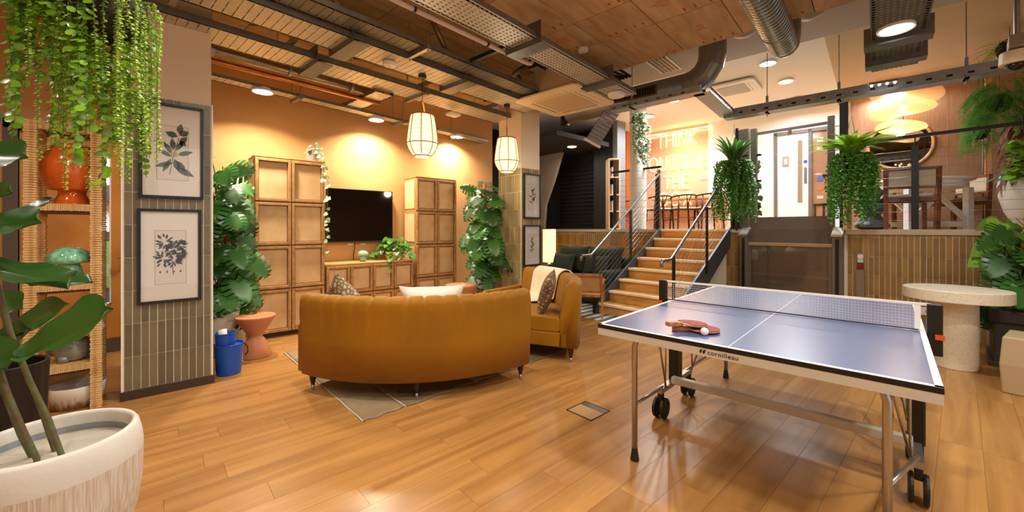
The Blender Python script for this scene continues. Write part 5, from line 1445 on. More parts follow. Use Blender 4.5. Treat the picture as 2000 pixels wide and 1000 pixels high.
# ------------------------------------------------------------------ downlights
M_disc = emit('downlight_disc', '#ffffff', 14.0); M_disc_w = emit('downlight_disc_warm', '#fff1d8', 14.0)
NLAMP = [0]
def downlight(label, p, col=WARM, power=None, r=.1, up=.02, warm=True, spread=2.9):
    t = thing('downlight', label, 'ceiling light', tuple(p), 0, 'round ceiling downlights')
    MB().lathe([(r, 0), (r + .014, -.004), (r + .016, .012), (r + .006, up + .02), (r - .02, up + .03)], 28, cap0=False).build('housing', M_offwhite, t, smooth=False)
    MB().lathe([(r, -.001), (r, .004)], 28).build('diffuser', M_disc_w if warm else M_disc, t)
    lamp('downlight_lamp', 'AREA', (0, 0, -.012), (power or LAMP_W), col, parent=t, size=r * 2, spread=spread)
    return t
for i, (px_, py_, lab) in enumerate(((513, 180, 'bright downlight on the slim wall tray above the first tall cabinet'), (735, 235, 'bright downlight on the slim wall tray above the television'), (892, 268, 'bright downlight on the slim wall tray behind the two lanterns'))):
    downlight(lab, onz(px_, py_, 3.0), WARM, spread=2.45)
downlight('downlight in the dark recess above the green sofa', onz(1117, 287, 3.28), MID, 10)
for px_, py_, lab in ((1268, 228, 'downlight in the peach ceiling beside the white round pillar'), (1315, 197, 'downlight in the peach ceiling above the neon words'), (1378, 192, 'downlight in the peach ceiling beside the diagonal tray')):
    downlight(lab, onz(px_, py_, UZ - .035), COOL, 32)
for px_, py_, lab in ((1557, 194, 'downlight in the white ceiling over the upper door'), (1535, 160, 'downlight in the middle of the white ceiling'), (1500, 125, 'downlight in the white ceiling beside the spiral duct')):
    downlight(lab, onz(px_, py_, UZ - .035), COOL, 24, warm=False)
downlight('large oval-looking downlight under the grey-green tray', onz(1750, 58, 3.075), COOL, 26, .11, warm=False)
downlight('downlight in the tan ceiling above the wicker pendant', onz(1745, 180, UZ - .035), COOL, 42, .10)
# downlights added out of sight to brighten the lounge and the shelf corner
for i, (u, v) in enumerate(((1.0, -1.2), (3.2, -1.6), (-1.0, .6), (.6, 1.6), (2.3, .1), (-1.2, 3.3), (1.25, 2.75), (-.15, 5.0))):
    downlight(('added downlight over the open floor before the beige stool', 'added downlight above the far corner beyond the terrazzo table', 'added downlight over the floor behind the cream planter', 'added downlight above the viewer', 'added downlight above the near edge of the table tennis table', 'added downlight above the rattan shelf and cream planter', 'added downlight over the floor before the long sofa back', 'added downlight between the timber door and the rattan shelf')[i], C(u, v, 3.2), MID, (34, 34, 22, 16, 34, 11, 26, 9)[i], .10, spread=2.9 if i < 5 else 2.3)
# track spots: small spotlights
s4 = thing('spot_bar', 'row of four tiny lit spots under the far end of the grey-green tray', 'light', tuple(onz(1725, 163, 3.08)), GR + PI / 2 + .1)
MB().box(-.13, -.02, .0, .13, .02, .03).build('bar', M_galv, s4)
for k in range(4): MB().ball((-.1 + k * .067, 0, -.008), .013, 10, 6).build('spot', M_disc, s4, smooth=True)

# ------------------------------------------------------------------ rattan lanterns
M_lshade = emit('lantern_paper_glow', '#ffe3a8', 1.5)
M_bamboo = mat('bamboo_honey', '#b57c33', .4)
def lantern(label, loc, top):
    t = thing('pendant_lantern', label, 'pendant lamp', loc, 0, 'rattan lanterns over the lounge')
    prof = [(.085, .0), (.115, .025), (.150, .085), (.166, .14), (.160, .22), (.146, .33), (.130, .43), (.122, .455)]
    MB().lathe(prof, 36, cap0=False, cap1=False).build('paper_shade', M_lshade, t, smooth=True)
    k = .006
    for i in range(8):
        a_ = i * PI / 4 + .2
        MB().tube([((r_ + k) * math.cos(a_), (r_ + k) * math.sin(a_), z) for r_, z in prof], .0052, 6).build('rib', M_bamboo, t, smooth=True)
    for z, r_, th_ in ((.0, .088, .009), (.135, .172, .005), (.455, .124, .008)):
        MB().tube([(r_ * math.cos(i * PI / 16), r_ * math.sin(i * PI / 16), z) for i in range(32)], th_, 8, closed=True).build('hoop', M_bamboo, t, smooth=True)
    m = MB()
    for q in range(9):
        z = .05 + q * .046
        j = max(i for i in range(len(prof)) if prof[i][1] <= z); f = (z - prof[j][1]) / (prof[min(j + 1, 7)][1] - prof[j][1] + 1e-6); r_ = prof[j][0] * (1 - f) + prof[min(j + 1, 7)][0] * f + .002
        m.tube([(r_ * math.cos(i * PI / 16), r_ * math.sin(i * PI / 16), z) for i in range(32)], .0014, 4, closed=True)
    m.build('paper_ridges', mat('ridge_tan', '#d3b483', .7), t, stuff=True)
    a_ = .85
    MB().tube([(.118 * math.cos(t_ * PI / 10) * math.cos(a_), .118 * math.cos(t_ * PI / 10) * math.sin(a_), .46 + .15 * math.sin(t_ * PI / 10)) for t_ in range(11)], .009, 8).build('carry_handle', M_bamboo, t, smooth=True)
    MB().tube([(0, 0, .3), (0, 0, top)], .003, 6).build('cord', M_black, t); MB().lathe([(.04, top - .035), (.045, top - .03), (.045, top)], 20).build('ceiling_rose', M_black, t)
    MB().lathe([(.020, .26), (.022, .33)], 12).build('lamp_holder', M_black, t); MB().ball((0, 0, .22), .04, 12, 8).build('bulb', emit('bulb_glow', '#ffe2b0', 6.0), t, smooth=True)
    lamp('lantern_lamp', 'POINT', (0, 0, -.06), 10, WARM, parent=t, size=.06)
    return t
l1 = onz(825, 147, 3.09); lantern('glowing rattan lantern hanging nearer the television', (l1.x, l1.y, ond(825, 305, _s * l1.x + _c * l1.y).z), 3.09 - ond(825, 305, _s * l1.x + _c * l1.y).z)
l2 = onz(990, 205, 3.09); lantern('glowing rattan lantern hanging before the second tiled column', (l2.x, l2.y, ond(991, 335, _s * l2.x + _c * l2.y).z), 3.09 - ond(991, 335, _s * l2.x + _c * l2.y).z)

hb_ = thing('hose_bundle', 'bundle of black hoses lying over the supply duct beside the plywood edge', 'hoses', tuple(C(5.45, 3.25, 3.62)), GR)
for k in range(5): MB().tube([(0, .05 * k, 0), (.05, .10 + .06 * k, .07), (.02, -.1 - .08 * k, .05 + .02 * k), (.15, -.35 - .05 * k, .02)], .022, 8).build('hose', M_black, hb_, smooth=True)
# ------------------------------------------------------------------ leaves
def leafmat(name, c, rough=.35, objvar=.35, tr=.25):
    if name in MATS: return MATS[name]
    m, nt, b = base(name); L = nt.links
    oi = nd(nt, 'ShaderNodeObjectInfo'); ge = nd(nt, 'ShaderNodeNewGeometry')
    ad = nd(nt, 'ShaderNodeMath', operation='ADD'); L.new(oi.outputs['Random'], ad.inputs[0]); L.new(ge.outputs['Random Per Island'], ad.inputs[1])
    fr = nd(nt, 'ShaderNodeMath', operation='FRACT'); L.new(ad.outputs[0], fr.inputs[0])
    r = nd(nt, 'ShaderNodeValToRGB'); c1 = lin(c)
    r.color_ramp.elements[0].color = tuple(x * (1 - objvar) for x in c1[:3]) + (1,); r.color_ramp.elements[1].color = tuple(min(1, x * (1 + objvar)) for x in c1[:3]) + (1,)
    L.new(fr.outputs[0], r.inputs[0]); L.new(r.outputs[0], b.inputs['Base Color']); b.inputs['Roughness'].default_value = rough
    t = nd(nt, 'ShaderNodeBsdfTranslucent'); L.new(r.outputs[0], t.inputs[0])
    mx = nd(nt, 'ShaderNodeMixShader'); mx.inputs[0].default_value = tr; L.new(b.outputs[0], mx.inputs[1]); L.new(t.outputs[0], mx.inputs[2])
    L.new(mx.outputs[0], nt.nodes['Material Output'].inputs['Surface'])
    MATS[name] = m; return m
def sh_coin():
    v = [(0, .1, 0)]; f = []
    for i in range(8):
        a = -PI / 2 + i * PI / 4; v.append((.5 * math.cos(a), .5 + .5 * math.sin(a), .06 if i % 2 else .03))
    v[0] = (0, .5, -.04)
    for i in range(8): f.append((0, 1 + i, 1 + (i + 1) % 8))
    return v, f
def sh_small():
    return [(0, 0, 0), (.42, .5, .08), (0, 1, 0), (-.42, .5, .08)], [(0, 1, 2), (0, 2, 3)]
def sh_heart():
    v = [(0, .12, 0), (0, .55, -.03), (0, 1, -.12)]
    R = [(.22, -.02, .03), (.46, .14, .05), (.48, .40, .03), (.26, .74, -.04)]
    n = 3; v += R; v += [(-x, y, z) for x, y, z in R]
    f = []
    for s in (3, 7):
        q = [(0, s, s + 1), (0, s + 1, 1), (s + 1, s + 2, 1), (s + 2, s + 3, 1), (s + 3, 2, 1)]
        f += q if s == 3 else [tuple(reversed(k)) for k in q]
    return v, f
def sh_monstera():
    """heart-shaped leaf, whole near the midrib and cut into fingers towards its margin"""
    v = []; f = []
    def P(x, y, z): v.append((x, y, z)); return len(v) - 1
    ys = [.08, .22, .36, .50, .64, .78, .90, 1.0]
    W = [.30, .46, .52, .50, .44, .34, .20, .02]
    dip = [-.22, -.16, -.07, .0, .05, .07, .06, .0]      # fingers sweep back near the stalk, forward near the tip
    mid = [P(0, y, -.12 * y * y) for y in ys]
    for s in (1, -1):
        inn = [P(s * w_ * .40, y + d_ * .5, .03 - .12 * y * y) for y, w_, d_ in zip(ys, W, dip)]
        for k in range(len(ys) - 1):
            q = [(mid[k], inn[k], inn[k + 1], mid[k + 1])]
            y0, y1 = ys[k], ys[k + 1]; w0, w1 = W[k], W[k + 1]; d0, d1 = dip[k], dip[k + 1]
            a = P(s * w0 * .97, y0 + d0 + .030, -.05 - .12 * y0 * y0); b = P(s * w1 * .97, y1 + d1 - .050, -.05 - .12 * y1 * y1)
            c0 = P(s * w0 * .62, y0 + d0 * .62 + .030, .02 - .12 * y0 * y0); c1 = P(s * w1 * .62, y1 + d1 * .62 - .034, .02 - .12 * y1 * y1)
            q += [(inn[k], c0, c1, inn[k + 1]), (c0, a, b, c1)]
            f += q if s > 0 else [tuple(reversed(t)) for t in q]
        f.append((mid[0], inn[0], P(s * .10, -.12, 0)) if s > 0 else (P(s * .10, -.12, 0), inn[0], mid[0]))
    return v, f
def sh_fiddle(seed=0):
    R = random.Random(seed); ph = R.uniform(0, 6)
    v = []; f = []
    prof = [(0, .02), (.06, .12), (.16, .20), (.30, .22), (.42, .24), (.56, .34), (.72, .42), (.86, .38), (.95, .22), (1.0, .03)]
    nx = 6
    for i, (y, wd_) in enumerate(prof):
        for j in range(nx + 1):
            x = (j / nx * 2 - 1)
            v.append((x * wd_, y - .03 * x * x, abs(x) * .10 * (1) + .035 * math.sin(y * 17 + ph + 3 * x) * abs(x) - .12 * y * y))
    for i in range(len(prof) - 1):
        for j in range(nx):
            a = i * (nx + 1) + j; f.append((a, a + 1, a + nx + 2, a + nx + 1))
    return v, f
def sh_blade(w=.07, droop=.5, n=7):
    v = []; f = []
    for i in range(n + 1):
        t = i / n; ww = w * math.sin(PI * min(1, t * .88 + .12)) ** .7; y = t * (1 - .25 * droop * t); z = .0 + t * .25 - droop * t * t * .9
        v += [(-ww, y, z + .2 * ww), (0, y, z), (ww, y, z + .2 * ww)]
    for i in range(n):
        a = i * 3; f += [(a, a + 1, a + 4, a + 3), (a + 1, a + 2, a + 5, a + 4)]
    return v, f
def sh_frond(n=14, w=.16, droop=.6):
    v = []; f = []
    for i in range(n):
        t = (i + .6) / n; y = t * (1 - .2 * droop * t); z = .18 * t - droop * t * t * .8
        l = w * math.sin(PI * (t * .85 + .12)) ** .8
        for s in (1, -1):
            k = len(v); v += [(0, y - .018, z), (s * l, y + .02, z - .04 * l / w), (0, y + .022, z)]
            f.append((k, k + 1, k + 2) if s > 0 else (k + 2, k + 1, k))
    k = len(v)
    for i in range(6):
        t = i / 5; y = t * (1 - .2 * droop * t); z = .18 * t - droop * t * t * .8; v += [(-.006, y, z - .002), (.006, y, z - .002)]
    for i in range(5): a = k + i * 2; f.append((a, a + 1, a + 3, a + 2))
    return v, f
def scatter(t, shape, m, mats, nparts, name='leaf', stuff_name='foliage', smooth=True):
    v, f = shape
    me = None
    mats = list(mats)
    for M in mats[:nparts]:
        if me is None:
            mb = MB(); mb.v = list(v); mb.f = list(f); me = mb.mesh(name); me.materials.append(m)
            if smooth: me.shade_smooth()
        link_mesh(name, me, t, M)
    if len(mats) > nparts:
        mb = MB()
        for M in mats[nparts:]: mb.add(v, f, M)
        mb.build(stuff_name, m, t, smooth=smooth, stuff=True)
def Ms(loc, d, nrm, s):
    return TR(loc, d, nrm) @ Matrix.Scale(s, 4)
RND = random.Random(21)
def rv(k=1.0): return Vector((RND.uniform(-k, k), RND.uniform(-k, k), RND.uniform(-k, k)))
G_bright = leafmat('leaf_lime', '#7cab2c', .3, .5); G_fine = leafmat('leaf_fine_lime', '#a6c744'); G_mid = leafmat('leaf_mid', '#4f8a2b'); G_dark = leafmat('leaf_dark', '#2c5220', .3); G_mon = leafmat('leaf_monstera', '#356425', .33, .6, .18)
G_fid = leafmat('leaf_fiddle', '#2f5a1e', .3, .3, .15); G_fern = leafmat('leaf_fern', '#9ac843', .5, .3, .45); G_fernd = leafmat('leaf_fern_dark', '#3f6f2c', .5); G_fernr = leafmat('leaf_fern_fresh', '#5f9e3c', .5); G_var = leafmat('leaf_variegated', '#a9bf9a', .5); G_rust = leafmat('leaf_rust', '#7a4434', .6)
M_stem = mat('stem_green', '#5e7a49', .6); M_bark = mat('stem_bark', '#5a4330', .8, var=.3, scale=30)

# ------------------------------------------------------------------ rattan shelf and what stands on it
SX0, SX1, SY0, SY1 = -.70, -.315, 4.40, 4.77
rs = thing('rattan_shelf', 'tall wrapped rattan shelf standing before the timber door', 'shelf', ((SX0 + SX1) / 2, (SY0 + SY1) / 2, 0))
hx, hy = (SX1 - SX0) / 2, (SY1 - SY0) / 2; pw = .029
for sx_ in (-1, 1):
    for sy_ in (-1, 1):
        p = MB().box(sx_ * (hx - pw), sy_ * (hy - pw) - pw, 0, sx_ * (hx - pw) + pw, sy_ * (hy - pw) + pw, 2.15)
        m = MB(); x, y = sx_ * (hx - pw), sy_ * (hy - pw)
        n = 120
        for k in range(n):     # each turn of cane round the post
            z = k * 2.15 / n; d_ = .0025 * (1 if k % 2 else 0) + RND.uniform(0, .002)
            m.box(x - pw - d_, y - pw - d_, z + .001, x + pw + d_, y + pw + d_, z + 2.15 / n - .002)
        m.build('wrapped_post', M_rattan, rs)
for z, th_ in ((.36, .05), (.965, .05), (1.555, .05)):
    m = MB(); n = 34
    for k in range(n):
        x = -hx + .04 + k * (2 * hx - .08) / n; m.box(x + .0008, -hy + .0, z - th_ - RND.uniform(0, .003), x + (2 * hx - .08) / n - .0008, hy, z)
    m.build('woven_shelf', M_rattan_h, rs)
    MB().box(-hx + .07, -hy + .02, z - th_ - .02, hx - .07, hy - .02, z - th_ + .002).build('shelf_bearer', mat('bearer_brown', '#5b3419', .6), rs)
m = MB(); n = 60
for k in range(n):
    x = -hx + k * 2 * hx / n
    m.box(x, -hy - .002, 2.09, x + 2 * hx / n - .0012, -hy + .07, 2.15 + RND.uniform(0, .003)); m.box(x, hy - .07, 2.09, x + 2 * hx / n - .0012, hy + .002, 2.15)
m.build('wrapped_top_rail', M_rattan, rs)
m = MB()
for s in (-1, 1): m.box(s * hx, -hy, 2.09, s * (hx - .07), hy, 2.15)
m.build('side_top_rail', M_rattan_h, rs)
MB().box(-hx + .05, -hy + .05, 2.10, hx - .05, hy - .05, 2.13).build('top_board', MATS['bearer_brown'], rs)
MB().box(-hx + .06, hy - .03, .06, hx - .06, hy - .015, .30).build('back_cane', M_cane, rs)
for sx_ in (-1, 1):
    for z in (.36, .965, 1.555): MB().box(sx_ * (hx - .05) - .02, -hy + .05, z - .09, sx_ * (hx - .05) + .02, hy - .05, z - .04).build('side_rail', M_rattan_h, rs)
M_orangeglaze = mat('orange_glaze', '#d4601a', .14, var=.15, scale=6, coat=.5)
ov = thing('orange_vase', 'ribbed orange glazed vase with a flared foot on the top open shelf', 'vase', (-.485, 4.585, 1.556))
prof = [(.115, 0), (.105, .01), (.075, .085), (.078, .105)]
for k in range(30):
    t_ = k / 29; z = .11 + t_ * .33; r_ = .08 + .095 * math.sin(PI * (.12 + .80 * t_)) ** .8; prof.append((r_ + (.003 if k % 2 else -.001), z))
prof += [(.12, .455), (.11, .46), (.10, .45), (.09, .30), (.02, .14)]
MB().lathe(prof, 40).build('body', M_orangeglaze, ov, smooth=True)
mushroom('green marbled glass mushroom lamp on the middle shelf of the rattan shelf', (-.50, 4.56, .966), 1.30, M_greenglass)
ml_ = mushroom('clear opal mushroom lamp on the lower shelf, half hidden by a big leaf', (-.48, 4.56, .361), 1.75, mat('opal_glass', '#e9dcc2', .1, var=.25, scale=18, coat=.4), mb=mat('smoke_glass', '#8d8f88', .08, var=.5, scale=14, coat=.5))
for k in range(3): MB().lathe([(.014, -.0), (.02, .01), (.016, .026), (.0, .03)], 12, (.045 * math.cos(k * 2.1), .045 * math.sin(k * 2.1), 0)).build('foot', MATS['smoke_glass'], ml_, smooth=True)
bw = thing('stoneware_bowl', 'wide drip-glazed stoneware bowl on the floor under the rattan shelf', 'bowl', (-.46, 4.58, 0))
def dripmat():
    m, nt, b = base('drip_glaze'); L = nt.links
    tc = nd(nt, 'ShaderNodeTexCoord'); sp_ = nd(nt, 'ShaderNodeSeparateXYZ'); L.new(tc.outputs['Object'], sp_.inputs[0])
    mp = nd(nt, 'ShaderNodeMapping'); mp.inputs['Scale'].default_value = (45, 45, 3); L.new(tc.outputs['Object'], mp.inputs[0])
    n = nd(nt, 'ShaderNodeTexNoise'); n.inputs['Scale'].default_value = 1; L.new(mp.outputs[0], n.inputs[0])
    a = nd(nt, 'ShaderNodeMath', operation='MULTIPLY_ADD'); a.inputs[1].default_value = .16; L.new(n.outputs['Fac'], a.inputs[0]); L.new(sp_.outputs['Z'], a.inputs[2])
    r = nd(nt, 'ShaderNodeValToRGB'); r.color_ramp.elements[0].position = .10; r.color_ramp.elements[1].position = .17; r.color_ramp.elements[0].color = lin('#7d5a35'); r.color_ramp.elements[1].color = lin('#d9d0c1')
    L.new(a.outputs[0], r.inputs[0]); L.new(r.outputs[0], b.inputs['Base Color']); b.inputs['Roughness'].default_value = .4; return m
MB().lathe([(.13, 0), (.135, .005), (.16, .10), (.165, .165), (.160, .17), (.152, .165), (.147, .10), (.02, .03)], 40).build('body', dripmat(), bw, smooth=True)

# ------------------------------------------------------------------ big planter and fiddle-leaf fig
pc_ = ond(103, 850, 1.50)
pp = thing('large_planter', 'large cream stone planter with a combed lower body, holding the fiddle-leaf fig', 'planter', (pc_.x, pc_.y, 0), -YAW)
def combed():
    m, nt, b = base('combed_stone'); L = nt.links
    tc = nd(nt, 'ShaderNodeTexCoord'); mp = nd(nt, 'ShaderNodeMapping'); mp.inputs['Scale'].default_value = (170, 170, 7); L.new(tc.outputs['Object'], mp.inputs[0])
    n = nd(nt, 'ShaderNodeTexNoise'); n.inputs['Scale'].default_value = 1; n.inputs['Detail'].default_value = 3; L.new(mp.outputs[0], n.inputs[0])
    r = nd(nt, 'ShaderNodeValToRGB'); r.color_ramp.elements[0].position = .40; r.color_ramp.elements[1].position = .62; r.color_ramp.elements[0].color = lin('#c4b09c'); r.color_ramp.elements[1].color = lin('#d8cfc3'); L.new(n.outputs['Fac'], r.inputs[0])
    L.new(r.outputs[0], b.inputs['Base Color']); bp = nd(nt, 'ShaderNodeBump'); bp.inputs['Strength'].default_value = .6; bp.inputs['Distance'].default_value = .006; L.new(n.outputs['Fac'], bp.inputs['Height']); L.new(bp.outputs[0], b.inputs['Normal']); b.inputs['Roughness'].default_value = .8; return m
RZ = pc_.z
MB().lathe([(.15, 0), (.16, .01), (.205, .14), (.235, .26), (.2495, .36), (.2515, RZ - .11)], 64, cap1=False).build('combed_body', combed(), pp, smooth=True)
MB().lathe([(.2515, RZ - .11), (.2515, RZ - .09), (.247, RZ - .05), (.238, RZ - .012), (.230, RZ), (.219, RZ - .002), (.214, RZ - .012), (.214, RZ - .05)], 64, cap0=False, cap1=False).build('smooth_rim', M_stone, pp, smooth=True)
MB().lathe([(.214, RZ - .05), (.212, RZ - .13)], 64, cap0=False, cap1=False).build('liner_wall', mat('liner_blue_grey', '#8d9296', .6), pp, smooth=True)
MB().lathe([(.212, RZ - .075), (.10, RZ - .068), (.01, RZ - .06)], 48, cap0=False).build('mulch', mat('pale_mulch', '#b9b1a2', .9, var=.2, scale=5, bump=.3, bscale=30), pp, smooth=True)
def lp_(px, py, D):     # picture point to planter-local
    v = ond(px, py, D) - Vector((pc_.x, pc_.y, 0)); return Vector((_c * v.x - _s * v.y, _s * v.x + _c * v.y, v.z))
fg = thing('fiddle_leaf_fig', 'tall fiddle-leaf fig rising out of the large cream planter', 'plant', (pc_.x, pc_.y, RZ - .08), -YAW)
def fl_(px, py, D): v = lp_(px, py, D); v.z -= RZ - .08; return v
M_fstem = mat('fig_stem', '#5c6b3a', .6, var=.4, scale=25, col2='#5d4431')
for pts, r0 in (([(120, 888, 1.47), (95, 820, 1.47), (58, 745, 1.46), (22, 655, 1.45), (-5, 560, 1.44), (-40, 420, 1.42), (-60, 260, 1.42)], .0088), ([(108, 884, 1.50), (80, 800, 1.50), (40, 700, 1.49), (0, 600, 1.5), (-60, 450, 1.5)], .0075), ([(72, 896, 1.44), (45, 840, 1.44), (15, 770, 1.44), (-30, 640, 1.42), (-70, 500, 1.4)], .009), ([(62, 893, 1.47), (40, 850, 1.47), (5, 760, 1.47), (-60, 650, 1.46)], .008)):
    MB().tube([fl_(*pts[0]) - Vector((0, 0, .05))] + [fl_(*p) for p in pts], r0, 10).build('stem', M_fstem, fg, smooth=True)
leaves = [((-70, 305), (44, 300), 1.36, 1.36, (0, -.75, .55)), ((-60, 385), (18, 372), 1.42, 1.42, (.1, -.7, .6)), ((-75, 452), (70, 425), 1.40, 1.42, (.0, -.6, .75)), ((30, 430), (102, 384), 1.50, 1.56, (.1, -.35, .9)),
          ((-70, 520), (136, 548), 1.40, 1.46, (.0, -.10, 1.0)), ((6, 670), (122, 588), 1.55, 1.60, (-.3, -.75, .5)), ((52, 700), (203, 596), 1.42, 1.44, (-.35, -.75, .55)), ((-40, 700), (52, 640), 1.50, 1.52, (-.1, -.8, .5)),
          ((-50, 580), (40, 600), 1.6, 1.62, (0, -.7, .6)), ((60, 560), (180, 545), 1.6, 1.68, (0, -.3, .9)), ((-80, 640), (10, 720), 1.38, 1.40, (.2, -.7, .6)), ((-60, 200), (0, 240), 1.4, 1.45, (0, -.6, .7))]
for k, (p, q, D0, D1, nrm) in enumerate(leaves):
    a_, b_ = fl_(p[0], p[1], D0), fl_(q[0], q[1], D1)
    v, f = sh_fiddle(k); L_ = (b_ - a_).length; mb = MB(); mb.add(v, f, TR(a_, b_ - a_, nrm) @ Matrix.Diagonal((L_ * (.95 if k == 6 else .9), L_ * 1.0, L_, 1)))
    o = mb.build('leaf', G_fid, fg, smooth=True); s_ = o.modifiers.new('smooth', 'SUBSURF'); s_.levels = 1; s_.render_levels = 1
    MB().tube([a_ + Vector((0, 0, .0)), a_ + (b_ - a_) * .45 + Vector(nrm) * .001, b_ - (b_ - a_) * .03 - Vector((0, 0, .12 * L_))], .0022, 5).build('midrib', mat('midrib_pale', '#8fae5a', .5), o) if False else None
wbn = thing('waste_bin', 'tall black bin in the corner behind the large cream planter', 'bin', tuple(onz(12, 905)), -YAW)
MB().lathe([(.14, 0), (.15, .01), (.17, .58), (.165, .585), (.15, .58), (.14, .1)], 32).build('shell', M_black, wbn, smooth=False, bevel=.003)

# ------------------------------------------------------------------ hanging plant, upper left
hc = ond(215, 30, 1.75)
hp = thing('hanging_plant', 'trailing lime green plant in a dark hanging pot, near the viewer', 'hanging plant', tuple(hc), -YAW)
MB().lathe([(.05, -.11), (.09, -.10), (.12, -.02), (.125, .06), (.118, .06), (.10, .0), (.01, -.01)], 28).build('pot', mat('pot_dark_moss', '#2e2718', .9, var=.4, scale=25, bump=.5, bscale=40), hp, smooth=True)
for k in range(3): a_ = k * 2.1; MB().tube([(.12 * math.cos(a_), .12 * math.sin(a_), .05), (0, 0, .6), (0, 0, CZ - hc.z)], .003, 5).build('cord', M_black, hp)
sc_ = 1.75 / 780
def strand(x, y, z0, z1, R, wob=.015):
    pts = []; n = max(4, int((z0 - z1) / .03))
    ph = R.uniform(0, 6); tx = R.uniform(-.02, .02)
    for i in range(n + 1):
        t_ = i / n; pts.append(Vector((x + wob * math.sin(ph + t_ * 5) + tx * t_, y + wob * math.cos(ph * 1.3 + t_ * 4), z0 + (z1 - z0) * t_)))
    return pts
def dress(pts, sp, s, R, out, down=.5, pair=True):
    acc = 0; k = 0
    for a_, b_ in zip(pts, pts[1:]):
        d_ = b_ - a_; n = max(1, int(d_.length / sp))
        for i in range(n):
            p = a_ + d_ * (i / n); k += 1
            for sgn in ((1, -1) if pair else (1 if k % 2 else -1,)):
                an = k * 1.9 + (PI if sgn < 0 else 0) + R.uniform(-.5, .5)
                dr = Vector((math.cos(an), math.sin(an) , -down + R.uniform(-.3, .3)))
                out.append(Ms(p, dr, Vector((R.uniform(-.3, .3), -.7, .6)), s * R.uniform(.75, 1.15)))
R = random.Random(5)
coin, fine, stems = [], [], MB()
env = [(12, 165), (30, 175), (45, 250), (65, 255), (85, 215), (95, 285), (105, 290), (120, 190), (135, 170), (150, 180), (165, 190), (185, 205), (200, 280), (212, 330), (222, 372), (232, 340), (238, 300), (60, 140), (25, 120), (80, 160), (110, 150), (140, 130), (205, 260), (170, 150)]
for (x_, ye) in env:
    for q in range(2):
        x = (x_ - 215 + R.uniform(-7, 7)) * sc_; y = R.uniform(-.16, .14); z1 = -(ye - 30 - (0 if q == 0 else R.uniform(20, 70))) * sc_
        pts = [Vector((x * .35, y * .4, .07)), Vector((x * .75, y * .8, .09)), Vector((x * .97, y, .03))] + strand(x, y, -.02, z1, R)
        stems.tube(pts, .0014, 4); dress(pts, .021, .032, R, coin, down=.8)
envf = [(118, 215), (128, 230), (140, 300), (150, 372), (158, 376), (165, 280), (178, 290), (190, 240), (200, 230), (215, 250), (225, 240), (238, 300), (244, 350), (250, 360), (256, 300), (262, 250), (270, 330), (276, 340), (282, 310), (288, 200), (294, 150), (300, 90), (130, 180), (170, 215), (185, 200), (268, 280), (255, 230), (246, 200)]
for (x_, ye) in envf:
    for q in range(2):
        x = (x_ - 215 + R.uniform(-4, 4)) * sc_; y = R.uniform(-.15, .12); z1 = -(ye - 30 - (0 if q == 0 else R.uniform(15, 60))) * sc_
        pts = [Vector((x * .4, y * .5, .07)), Vector((x * .85, y * .9, .08)), Vector((x, y, .02))] + strand(x, y, -.02, z1, R, .006)
        stems.tube(pts, .0010, 4); dress(pts, .0095, .0145, R, fine, down=.5)
R.shuffle(coin)
coin.sort(key=lambda M: M.translation.y)
scatter(hp, sh_coin(), G_bright, coin, 290, 'leaf', 'leaves_behind')
scatter(hp, sh_small(), G_fine, fine, 0, 'leaf', 'fine_leaves')
stems.build('stems', M_stem, hp, stuff=True)

# ------------------------------------------------------------------ monsteras
def monstera(label, loc, hgt, spread, n, size, seed, pole=None, potd=None, view=(0, -1), pc=0, zmin=.0):
    t = thing('monstera', label, 'plant', loc, -YAW)
    R = random.Random(seed); mats = []; st_ = MB()
    for k in range(n):
        t_ = (k + .5) / n; z = zmin + (hgt - zmin) * (1 - (1 - t_) ** .9)
        a_ = k * 2.399 + R.uniform(-.4, .4); rr_ = spread * R.uniform(.35, 1.0) * (1 - .35 * max(0, t_ - .7))
        p = Vector((rr_ * math.cos(a_), rr_ * .8 * math.sin(a_), z + R.uniform(-.05, .12)))
        s = size * R.uniform(.75, 1.15)
        up_ = max(0, t_ - .8) * 4
        out = Vector((math.cos(a_) * .8, math.sin(a_) * .6 - .15, -.85 + up_ + R.uniform(-.35, .35)))
        nr = Vector((math.cos(a_) * .55 + R.uniform(-.4, .4), math.sin(a_) * .4 - .75, .55 + R.uniform(-.3, .3)))
        mats.append(Ms(p, out, nr, s))
        st_.tube([Vector((R.uniform(-.03, .03), R.uniform(-.03, .03), max(.02, z - .35))), Vector((p.x * .55, p.y * .55, z + .02)), p], .005, 5)
    scatter(t, sh_monstera(), G_mon, mats, 200)
    st_.build('leaf_stalks', M_stem, t, stuff=True)
    if pole: MB().tube([(pole[0], pole[1], 0), (pole[0], pole[1], pole[2])], .035, 12).build('support_pole', mat('coir_pole', '#b5682f', .9, var=.3, scale=30, bump=.5, bscale=60), t, smooth=True)
    return t
pb = ond(432, 600, 4.42)
pl_ = thing('round_planter', 'pale rounded planter beside the tiled column, behind the blue bucket', 'planter', (pb.x, pb.y, 0))
MB().lathe([(.17, 0), (.19, .012), (.245, .25), (.25, .42), (.235, .56), (.222, .575), (.21, .56), (.205, .5)], 40).build('body', mat('planter_greige', '#c5b7a0', .65), pl_, smooth=True)
MB().lathe([(.21, .51), (.02, .52)], 32, cap0=False).build('soil', M_soil, pl_)
monstera('tall glossy monstera in the pale planter beside the near column', (pb.x - .02, pb.y + .02, .52), 1.62, .25, 58, .33, 3, pole=(.0, .12, 1.3))
p2 = Vector((3.98, 5.42, 0))
pq = thing('brown_planter', 'brown cylinder planter behind the sofas, between cabinet and second column', 'planter', (p2.x + .08, p2.y - .3, 0))
